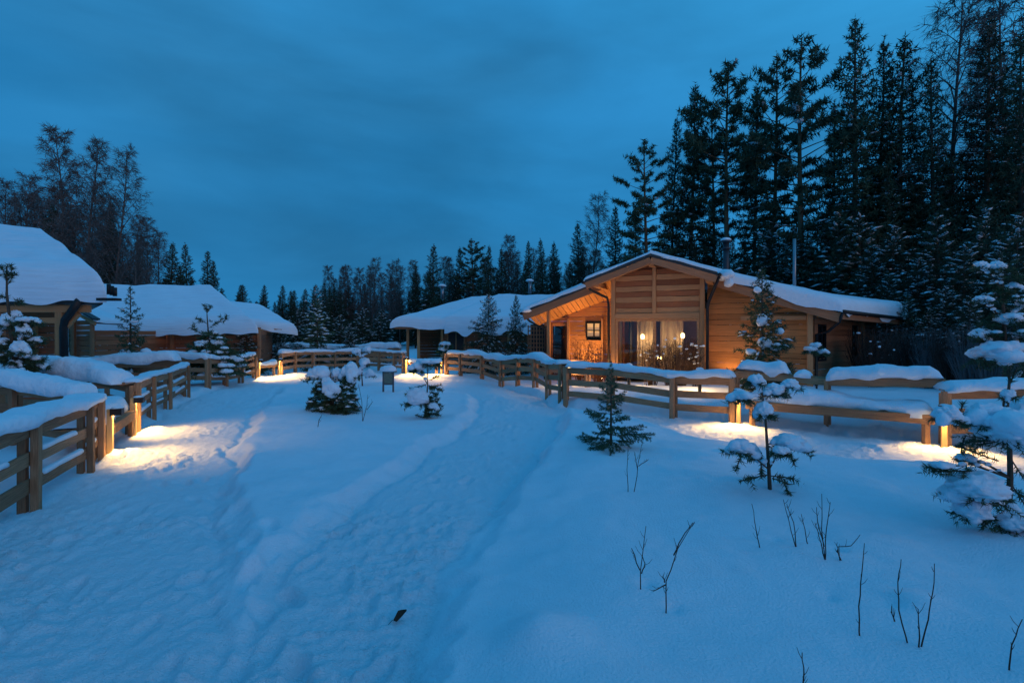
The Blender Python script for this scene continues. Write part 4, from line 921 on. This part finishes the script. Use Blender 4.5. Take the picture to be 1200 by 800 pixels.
# small gabled wing showing under the first roof
wA = wp(80, 350, 20); 
simple_wall(L2, (-17.6, 20.4), (-16.35, 20.0), -.3, 14, .2, 'log'); simple_wall(L2, (-16.35, 20.05), (-16.3, 24.1), -.3, 12, .2, 'log')
board(L2, 'barge_board', 'plank_pale', wp(78, 358, 20.0), wp(113, 378, 19.8), .06, .24); board(L2, 'roof_edge', 'roof', wp(78, 354, 19.9), wp(113, 374, 19.7), .3, .06)
board(L2, 'post', 'plank_grey', wp(108, 440, 19.9), wp(108, 376, 19.9), .12, .12, up=(1, 0, 0)); board(L2, 'post', 'plank_grey', wp(86.5, 440, 20.1), wp(86.5, 372, 20.1), .12, .12, up=(1, 0, 0))
slab(wp(78, 356, 20.0), wp(114, 377, 19.8), Vector((-16.1, 21.2, 2.4)), Vector((-17.4, 21.3, 2.9)), .08, 'roof', 'roof', L2)
snow_sheet(wp(114, 377, 19.8), Vector((-16.1, 21.2, 2.4)), Vector((-17.4, 21.3, 2.9)), wp(78, 356, 20.0), .16, r=.25, seed=63, parent=L2, edges=(1, 0, 0, 1), over=.05, hang=.05)
b = MB()
for k in range(3): q = wp(127.5+k*3.6, 345+k*1, 19); b.tube([q, q+Vector((0, 0, .38-.03*k))], .07, 8)
b.build('vent_pipe', 'black', L2, True)
board(L2, 'wall_lamp', 'bulb_dim', wp(183, 391, 23.9), wp(189, 391, 23.9), .05, .06); board(L2, 'window_frame', 'plank_pale', wp(166, 388, 24), wp(177, 388, 24), .05, .16)

# ---------------------------------------------------------------- notice board
p = G(455, 459); nb = thing('notice_board', p, 'small grey notice board on two legs with a snow hat in the clearing', 'sign'); s_ = p.y/600
for dx in (-5.8, 5.8): q = p+Vector((dx*s_, 0, 0)); board(nb, 'leg', 'boardframe', q+Vector((0, 0, -.1)), q+Vector((0, 0, .66)), .045, .05, up=(1, 0, 0))
board(nb, 'panel', 'board', p+Vector((-5*s_, 0, .44)), p+Vector((5*s_, 0, .44)), .02, .36)
board(nb, 'rail', 'boardframe', p+Vector((-5*s_, -.015, .25)), p+Vector((5*s_, -.015, .25)), .03, .05); board(nb, 'rail', 'boardframe', p+Vector((-5*s_, -.015, .64)), p+Vector((5*s_, -.015, .64)), .03, .05)
b = MB(); b.blob(p+Vector((0, 0, .70)), (.27, .17, .17), 4, 3, .1, .3); b.build('snow_cap', 'snow_smooth', nb, True)

# ---------------------------------------------------------------- snow loaded young pines and spruces near the path
def loaded(name, label, base, trunk, blobs, tufts=(), nl=.06, nw=.010, dens=170, seed=1, cat='tree', Y=None, tr=.03, shoots=9, body=None):
    g0 = G(*base) if Y is None else Vector(((base[0]-600)/600*Y, Y, Hs((base[0]-600)/600*Y, Y))); Y = g0.y; s = Y/600
    t = thing(name, g0, label, cat); rg = np.random.RandomState(seed); r_ = random.Random(seed); tb, sb = MB(), MB(); segs = []; clumps = []
    TP = [g0-Vector((0, 0, .15))]+[wp(a, b_, Y) for a, b_ in trunk]
    tb.tube(TP, [tr*(1-.8*i/(len(TP)-1)) for i in range(len(TP))], 6)
    segs.append((TP[-2].lerp(TP[-1], .5), TP[-1])); 
    for i, (px, py, rx, rz, dY) in enumerate(blobs):
        c = wp(px, py, Y+dY); R = Vector((rx*s, rx*s*.9, rz*s)); sc1 = MB(); sc1.blob(c, (R.x*.86, R.y*.86, R.z*.85), seed*9+i, 3, .30, .6)
        clumps.append(sc1)
        for q in range(3):
            a = r_.random()*6.28; m_ = r_.uniform(.35, .62); sc1.blob(c+Vector((math.cos(a)*R.x*.62, math.sin(a)*R.y*.6, R.z*r_.uniform(-.45, .3))), (R.x*m_, R.y*m_, R.z*m_*1.15), seed*9+i+q*3, 2, .22, .8)
        st = min(TP[1:], key=lambda q: abs(q.z-(c.z-R.z*.9))+(.2 if q.z > c.z else 0)); e = c+Vector((0, 0, -R.z*.45))
        o = e-st; mid = st+o*.55+Vector((0, 0, .10*o.length)); tb.tube([st, mid, e], [tr*.45, tr*.3, tr*.15], 4, cap=False)
        for q in range(4):
            u = .25+.2*q; w_ = st.lerp(mid, u*2) if u < .5 else mid.lerp(e, u*2-1); m_ = (.25+.45*u); sc1.blob(w_+Vector((r_.gauss(0, .1)*R.x, 0, R.z*.15)), (R.x*m_*.8, R.y*m_*.6, R.z*m_*.8), q+i, 2, .25, .8)
        for k in range(shoots+13):
            a = r_.random()*6.28; st2 = c+Vector((math.cos(a)*R.x*.55, math.sin(a)*R.y*.55, -R.z*.25)); dd = Vector((math.cos(a)*.8+.5*o.x, math.sin(a)*.8, -.5+r_.uniform(-.45, .3))).normalized()
            segs.append((st2, st2+dd*R.x*r_.uniform(.45, .9)))
            tb.tube([mid.lerp(e, r_.random()), st2+dd*R.x*.5], .004, 3, cap=False)
    for (px, py, ex, ey, dY) in tufts:
        a = wp(px, py, Y+dY); b_ = wp(ex, ey, Y+dY*1.3); segs.append((a, b_)); tb.tube([a, b_], .007, 3, cap=False)
        for q in range(4): u = r_.uniform(.2, .9); m_ = a.lerp(b_, u); dd = ((b_-a).normalized()+Vector((r_.gauss(0, .6), r_.gauss(0, .6), r_.gauss(0, .3)))).normalized()*(b_-a).length*.35; segs.append((m_, m_+dd))
    for bx, by0, by1, hw, n in (body or ()):   # a dense low crown
        for k in range(n):
            py = by0+(by1-by0)*r_.random(); a = r_.random()*6.28; rr = hw*s*(.35+.65*(py-by0)/(by1-by0)); c = wp(bx, py, Y); o = Vector((math.cos(a), math.sin(a), -.25)).normalized()
            p0 = c+o*rr*.2; p1 = c+o*rr*r_.uniform(.7, 1.1); segs.append((p0, p1)); tb.tube([c, p1], .006, 3, cap=False)
            sd = Vector((-o.y, o.x, -.1))
            for q in (.35, .55, .75): m_ = p0.lerp(p1, q); segs += [(m_, m_+(o*.6+sd*.7)*rr*.3), (m_, m_+(o*.6-sd*.7)*rr*.3)]
            if r_.random() < .3: sb.blob(p0.lerp(p1, .7)+Vector((0, 0, .02)), (rr*.2, rr*.2, rr*.1), k, 1, .1, .6)
    tb.build('trunk', 'bark', t, True); cb_ = MB(); cb_.tris(needles(segs, dens, nl, nw, rg, .85)); cb_.build('crown', 'needle_near', t)
    for q in clumps: q.build('snow_clump', 'snow_smooth', t, True)
    if sb.n: tag(sb.build('snow_dusting', 'snow_smooth', t, True), kind='stuff')
    return t
loaded('snow_loaded_pine', 'bent young pine with heavy snow clumps in front of the right lit lamp', (903, 573), [(901, 550), (899, 520), (897, 490), (894, 465), (890, 444)],
       [(885, 445, 10, 9, 0), (907, 457, 15, 9, .1), (926, 450, 11, 7, .1), (869, 464, 14, 9, -.05), (894, 482, 11, 12, -.1), (866, 524, 15, 11, -.1), (884, 532, 8, 13, .1), (927, 519, 20, 11, 0), (915, 528, 9, 8, -.15)],
       [(900, 556, 866, 564, -.1), (902, 557, 930, 560, 0), (905, 560, 940, 572, .1), (915, 560, 925, 578, -.1), (925, 532, 932, 546, 0), (868, 534, 862, 552, 0), (892, 530, 892, 560, 0)], seed=2, tr=.022)
loaded('snow_loaded_pine', 'pine bowed under huge snow pillows at the right edge of the picture', (1180, 612), [(1182, 590), (1184, 560), (1183, 520), (1180, 480), (1183, 445), (1184, 428)],
       [(1110, 486, 15, 14, -.1), (1150, 488, 24, 17, 0), (1178, 503, 36, 27, -.1), (1206, 495, 28, 30, .1), (1101, 545, 12, 6, -.1), (1132, 536, 11, 6, .05), (1145, 572, 33, 20, -.15), (1140, 598, 20, 14, -.1), (1196, 612, 20, 15, -.2), (1182, 462, 7, 7, 0)],
       [(1183, 450, 1180, 428, 0), (1183, 450, 1192, 430, 0), (1150, 552, 1092, 552, -.1), (1170, 540, 1120, 522, 0), (1130, 512, 1126, 530, 0), (1180, 560, 1200, 590, 0), (1186, 540, 1199, 560, -.1), (1184, 560, 1170, 590, 0), (1175, 600, 1150, 618, -.1), (1120, 500, 1128, 474, 0)], seed=3, tr=.032, nl=.055, nw=.008, dens=190)
loaded('snow_loaded_spruce', 'dense spruce bush on the clearing with four rounded snow balls', (390, 482), [(390, 470), (388, 450), (386, 430)],
       [(373, 438, 14, 11, 0), (393, 439, 8, 9, .1), (411, 437, 10, 12, 0), (389, 457, 11, 11, -.35), (383, 447, 6, 7, -.2)], seed=4, body=((374, 446, 484, 19, 80), (407, 440, 484, 19, 90), (390, 456, 485, 24, 60)), nl=.07, nw=.016, dens=120, tr=.04)
loaded('snow_loaded_pine', 'pine sapling with a tilted snow hat before the middle lamp', (497, 489), [(500, 470), (501, 450), (501, 425)],
       [(505, 424, 12, 5, 0), (488, 431, 9, 7, 0), (490, 467, 14, 13, -.1), (508, 476, 8, 6, -.1), (496, 424, 8, 5, .1)],
       [(502, 455, 517, 451, 0), (502, 452, 519, 458, 0), (503, 445, 515, 440, 0), (495, 482, 512, 486, -.1), (486, 486, 498, 490, 0), (503, 470, 519, 476, 0), (500, 450, 478, 460, 0)], seed=5, nl=.075, nw=.014, body=((506, 452, 486, 13, 26),))
loaded('snow_loaded_pine', 'tall young pine with a bushy tip and snow clumps at the left edge', (20, 452), [(17, 420), (12, 380), (8, 345), (8, 312)],
       [(8, 377, 9, 12, 0), (18, 369, 7, 6, .1), (33, 375, 12, 5, 0), (28, 386, 8, 9, -.1), (25, 408, 10, 11, -.2), (41, 398, 8, 5, 0), (2, 402, 9, 6, 0), (9, 446, 12, 11, -.4), (31, 443, 8, 9, -.3), (42, 420, 7, 5, 0), (50, 428, 6, 5, .1), (-12, 390, 12, 9, 0)],
       [(8, 330, 2, 312, 0), (8, 330, 15, 313, 0), (8, 335, 16, 322, 0), (9, 360, 26, 352, 0), (10, 380, 44, 380, 0), (14, 400, 50, 396, 0), (18, 420, 54, 420, 0), (10, 350, -6, 345, 0), (18, 430, 40, 438, 0), (20, 425, 2, 425, 0), (16, 408, -4, 412, 0), (22, 440, 44, 455, 0), (14, 395, 38, 408, .1)], seed=6, Y=9.9, nl=.09, nw=.016, tr=.05, body=((20, 395, 450, 32, 60),))
loaded('snow_loaded_pine', 'young pine with upturned tips and snow balls on the left near the four post fence', (245, 452), [(246, 425), (245, 400), (243, 375), (242, 358)],
       [(236, 404, 7, 6, -.2), (255, 402, 8, 6, -.2), (262, 412, 7, 5, 0), (246, 414, 8, 6, -.3), (225, 416, 7, 5, 0), (270, 420, 7, 4, 0), (240, 424, 8, 5, -.3), (258, 424, 9, 5, -.2), (280, 422, 6, 4, 0), (220, 426, 7, 4, 0), (250, 390, 5, 3, 0)],
       [(243, 366, 239, 357, 0), (243, 366, 247, 358, 0), (244, 380, 230, 372, 0), (244, 385, 262, 373, 0), (262, 378, 266, 370, 0), (244, 395, 222, 384, 0), (245, 400, 272, 398, 0), (245, 410, 218, 405, 0), (246, 415, 282, 412, 0), (246, 420, 292, 420, .1), (245, 420, 210, 420, 0)], seed=7, Y=19.4, nl=.13, nw=.03, dens=70, tr=.05, body=((250, 385, 436, 44, 80),))
loaded('snow_loaded_spruce', 'tall young spruce with big snow clumps behind the right end fence', (1178, 440), [(1178, 420), (1177, 380), (1175, 340), (1174, 296)],
       [(1171, 313, 9, 8, 0), (1150, 311, 8, 6, .1), (1187, 336, 9, 6, 0), (1184, 374, 17, 8, -.1), (1171, 413, 30, 15, -.2), (1152, 350, 9, 5, 0), (1200, 355, 10, 6, 0), (1148, 390, 11, 6, .1), (1205, 396, 14, 8, 0)],
       [(1176, 320, 1162, 316, 0), (1176, 312, 1190, 306, 0), (1176, 345, 1150, 352, 0), (1177, 360, 1206, 362, 0), (1177, 385, 1140, 394, 0), (1177, 400, 1212, 402, 0)], seed=12, Y=10.6, nl=.08, nw=.015, dens=110, tr=.05, body=((1178, 310, 425, 36, 90),))
loaded('snow_dusted_shrub', 'small snow capped shrub beside the far right post of the lit cottage', (957, 440), [(957, 425), (957, 412)], [(950, 409, 8, 5, 0), (963, 412, 8, 4, 0), (956, 405, 6, 4, 0)], seed=8, Y=14.2, nl=.08, nw=.014, cat='shrub')
loaded('snow_dusted_shrub', 'snow topped shrub in front of the middle cottage wall', (606, 420), [(524, 410), (524, 400)], [(522, 403, 7, 4, 0), (519, 409, 6, 4, 0)], seed=9, Y=27, nl=.15, nw=.03, cat='shrub')
loaded('snow_loaded_spruce', 'small frosted sapling between the spruce bush and the notice board', (425, 452), [(424, 440), (424, 420), (424, 408)], [(418, 412, 5, 5, 0), (430, 410, 5, 6, 0), (426, 424, 7, 5, 0), (434, 438, 6, 6, 0), (419, 436, 5, 6, 0)], seed=10, nl=.08, nw=.012, dens=60)
def spruce(label, base, top, halfw, seed, nbr, nl, nw, per_m, snow, Y=None, droop=.35, shape=.85, snowr=.09, blobs=(), shoots=9, near=True, base_h=.03):
    g0 = G(*base) if Y is None else Vector(((base[0]-600)/600*Y, Y, Hs((base[0]-600)/600*Y, Y))); Y = g0.y; Hh = (390-top)*Y/600+EYE-g0.z; R = halfw*Y/600
    tb, cb_, sb = conifer(seed, Hh, R, Hh*base_h, nbr, nl, nw, per_m, snow=snow, droop=droop, shape=shape, snowr=snowr, shoots=shoots, trunk_r=Hh*.016, sp=.8)
    for (px, py, rx, rz) in blobs:
        c = wp(px, py, Y-.25*R)-g0; sb.blob(c, (rx*Y/600*.8, rx*Y/600*.6, rz*Y/600), int(px), 2, .32, .8)
    t = thing('young_spruce', g0, label, 'tree'); tb.build('trunk', 'bark', t, True, local=True); cb_.build('crown', 'needle_near' if near else 'needle', t, local=True)
    if sb.n: tag(sb.build('snow_load', 'snow_smooth', t, True, local=True), kind='stuff')
spruce('small bare topped spruce standing alone on the snow bank in the foreground', (716, 522), 424, 46, 71, 50, .032, .006, 460, .16, droop=.08, shape=1.35, snowr=.05, shoots=12)
spruce('slim dark spruce in front of the lit cottage right wall', (893, 440), 314, 44, 72, 105, .10, .022, 85, .6, Y=14.6, snowr=.10, blobs=((888, 340, 5, 4), (893, 376, 7, 8), (897, 402, 10, 7), (880, 413, 7, 4), (908, 407, 8, 5), (914, 388, 7, 4)))
spruce('young spruce with a fine tip in front of the second left cottage', (153, 440), 335, 25, 73, 60, .11, .022, 65, .35, Y=18.6, snowr=.12, blobs=((158, 377, 7, 2), (147, 413, 7, 4), (170, 412, 7, 4)))
spruce('dark snow flecked spruce at the bend of the far fence', (372, 432), 350, 26, 74, 60, .16, .035, 40, .6, Y=27.5, snowr=.2)
# red shrub and snowy shrubs at the cottage
def shrub(label, base, w, hgt, n, seed, m, Y, snow=0, wid=.008, name='bare_shrub'):
    r_ = random.Random(seed); x = (base-600)/600*Y; g0 = Vector((x, Y, Hs(x, Y))); t = thing(name, g0, label, 'shrub'); b = MB(); sb = MB()
    for i in range(n):
        a = r_.random()*6.28; q = w*r_.random()**.6; e = g0+Vector((math.cos(a)*q, math.sin(a)*q*.6, hgt*r_.uniform(.5, 1.05))); s = g0+(e-g0)*.1; s.z = g0.z; s.x = g0.x+(e.x-g0.x)*.45
        md = s.lerp(e, .5)+Vector((r_.gauss(0, .04), r_.gauss(0, .04), 0)); b.tube([s, md, e], [wid, wid*.8, wid*.4], 3, cap=False)
        for k in range(4): p0 = md.lerp(e, r_.random()); b.tube([p0, p0+Vector((r_.gauss(0, .12), r_.gauss(0, .12), r_.uniform(.05, .22)))], [wid*.6, wid*.3], 3, cap=False)
        if snow and r_.random() < snow: sb.blob(e+Vector((0, 0, 0)), (r_.uniform(.03, .07),)*2+(r_.uniform(.02, .045),), i, 1, .15, .7)
    b.build('twigs', m, t); 
    if sb.n: tag(sb.build('snow_load', 'snow_smooth', t, True), kind='stuff')
shrub('reddish bare shrub glowing before the terrace wall', 683, .55, 1.55, 90, 1, 'shrubtwig', 19.0)
shrub('taller reddish bare shrub right beside the window post', 702, .5, 1.45, 70, 2, 'shrubtwig', 18.6)
shrub('snowy twig shrub below the left half of the big window', 763, .45, 1.45, 60, 3, 'twig', 16.7, .10, wid=.010, name='snowy_shrub')
shrub('wide snowy twig shrub below the right half of the big window', 792, .75, 1.45, 130, 4, 'twig', 16.4, .10, wid=.010, name='snowy_shrub')
shrub('small snow topped shrub below the right window post', 815, .25, 1.45, 30, 5, 'twig', 16.3, .3, wid=.010, name='snowy_shrub')
for i, (px, Y) in enumerate([(1030, 17), (1052, 18), (1074, 17), (1096, 16.5), (1118, 16), (1142, 15), (1015, 18.5), (1165, 14.5)]):
    shrub('frosted twig shrub in the thicket right of the lit cottage', px, .8, 1.9, 170, 20+i, 'frost' if i % 2 else 'twig', Y, .015, .008, name='frosted_shrub'); COL.objects[-1]
for o in list(COL.objects):
    if o.name.startswith('frosted_shrub'): o['group'] = 'frosted shrubs right of the lit cottage'
# ---------------------------------------------------------------- twigs sticking out of the snow
def twig(label, stems, base, w=.0045):
    g0 = G(*base); t = thing('bare_twig', g0, label, 'twig'); b = MB(); r_ = random.Random(int(base[0]))
    for st in stems:
        n = len(st); P = [wp(px, py, g0.y+.03*k*r_.uniform(-1, 1)) for k, (px, py) in enumerate(st)]
        P[0] = P[0]-Vector((0, 0, .04)) if abs(st[0][1]-base[1]) < 12 else P[0]
        Q = []
        for i in range(n-1):
            for k in range(3): Q.append(P[i].lerp(P[i+1], k/3)+Vector((r_.gauss(0, .0025), 0, r_.gauss(0, .0025))))
        Q.append(P[-1]); b.tube(Q, [w*(1-.65*i/len(Q)) for i in range(len(Q))], 5)
    for st in stems:
        P = [wp(px, py, g0.y) for px, py in st]
        for k in range(4):
            i = r_.randrange(len(P)-1); p0 = P[i].lerp(P[i+1], r_.uniform(.3, 1)); dv = (P[i+1]-P[i]).normalized()+Vector((r_.choice((-1, 1))*r_.uniform(.5, 1.1), r_.gauss(0, .5), .2)); L_ = r_.uniform(.02, .07)
            b.tube([p0, p0+dv.normalized()*L_*.6, p0+dv.normalized()*L_+Vector((0, 0, L_*.25))], [w*.4, w*.35, w*.2], 4)
    b.build('stem', 'twig', t, True)
twig('short forked twig left of the long leaning one', [[(751, 690), (750, 668), (757, 616)], [(750, 668), (740, 642)], [(751, 672), (756, 660), (752, 650)]], (751, 690))
twig('long twig leaning right from the snow, with a side shoot at its foot', [[(780, 718), (781, 680), (794, 642), (814, 611)], [(782, 684), (766, 692)], [(790, 650), (799, 630), (812, 612)], [(779, 682), (777, 674)]], (780, 718))
twig('single thin twig above the long leaning one, at mid right', [[(891, 641), (886, 618), (881, 590)]], (891, 641))
twig('pair of thin twigs joined at the foot, left of the upright tuft', [[(934, 640), (928, 622), (918, 585)], [(934, 640), (930, 612), (922, 590)]], (934, 640))
twig('lone faint twig between the joined pair and the upright tuft', [[(948, 635), (943, 620), (939, 602)]], (948, 637))
twig('upright tuft of four twigs', [[(967, 655), (963, 620), (963, 578)], [(967, 655), (968, 620), (973, 588)], [(967, 650), (960, 628), (955, 612)], [(966, 640), (958, 610), (957, 594)]], (967, 655))
twig('low twig bent right beside the upright tuft', [[(985, 656), (982, 640), (998, 640), (1008, 626)], [(988, 656), (981, 645), (981, 635)]], (985, 656))
twig('tall straight twig standing alone', [[(1008, 745), (1006, 710), (1010, 670), (1013, 636)]], (1008, 745))
twig('tall curved twig on the left of the snow hump', [[(1065, 752), (1053, 715), (1052, 680), (1056, 655)], [(1049, 728), (1044, 716)]], (1065, 752))
twig('tall twig on the right of the snow hump with a short one at its side', [[(1078, 757), (1087, 725), (1092, 695), (1095, 660)], [(1076, 757), (1077, 735), (1076, 713)]], (1078, 757))
twig('twig cut by the right edge of the picture', [[(1182, 784), (1186, 755), (1198, 725)]], (1182, 784))
twig('twig poking up at the bottom edge of the picture', [[(938, 812), (941, 790), (940, 764)]], (938, 812))
twig('pair of twigs with fine side shoots below the lone foreground spruce', [[(736, 575), (735, 550), (736, 520)], [(743, 575), (748, 545), (752, 520)], [(748, 546), (760, 538)], [(747, 550), (744, 530)]], (740, 576))
twig('cluster of fine twigs right of the dense spruce bush', [[(425, 492), (424, 470), (420, 450)], [(425, 492), (430, 475), (431, 462)], [(424, 478), (414, 462)], [(430, 480), (437, 470)]], (425, 493), .007)
twig('single twig below the dense spruce bush', [[(372, 500), (374, 492), (377, 486)]], (372, 500), .008)
# dead leaf and small debris on the path
g0 = G(468, 727); t = thing('dead_leaf', g0+Vector((0, 0, .02)), 'dark dead leaf lying on the path in the foreground', 'leaf'); b = MB(); s = g0.y/600
pts = [(-6, -6), (-2.5, 3), (1, 9), (6, 12), (8, 6), (3, -2), (-2, -6)]
v = [(g0.x+a*s*.9, g0.y+q*s*1.1, g0.z+.03+.012*math.sin(i*1.7)+.02*(q > 0)) for i, (a, q) in enumerate(pts)]
b.add(v+[(x, y, z-.006) for x, y, z in v], [(0, 1, 2, 3, 4, 5, 6), tuple(range(13, 6, -1))]+[(i, i+7, (i+1) % 7+7, (i+1) % 7) for i in range(7)]); b.build('blade', 'leaf', t)
b = MB(); b.tube([(g0.x-7*s*.9, g0.y-7*s, g0.z+.03), (g0.x-10*s, g0.y-12*s, g0.z+.015)], .002, 4); b.build('stalk', 'leaf', t)
for o in list(bpy.data.objects):
    if o.get('label') == 'x': bpy.data.objects.remove(o, do_unlink=True)
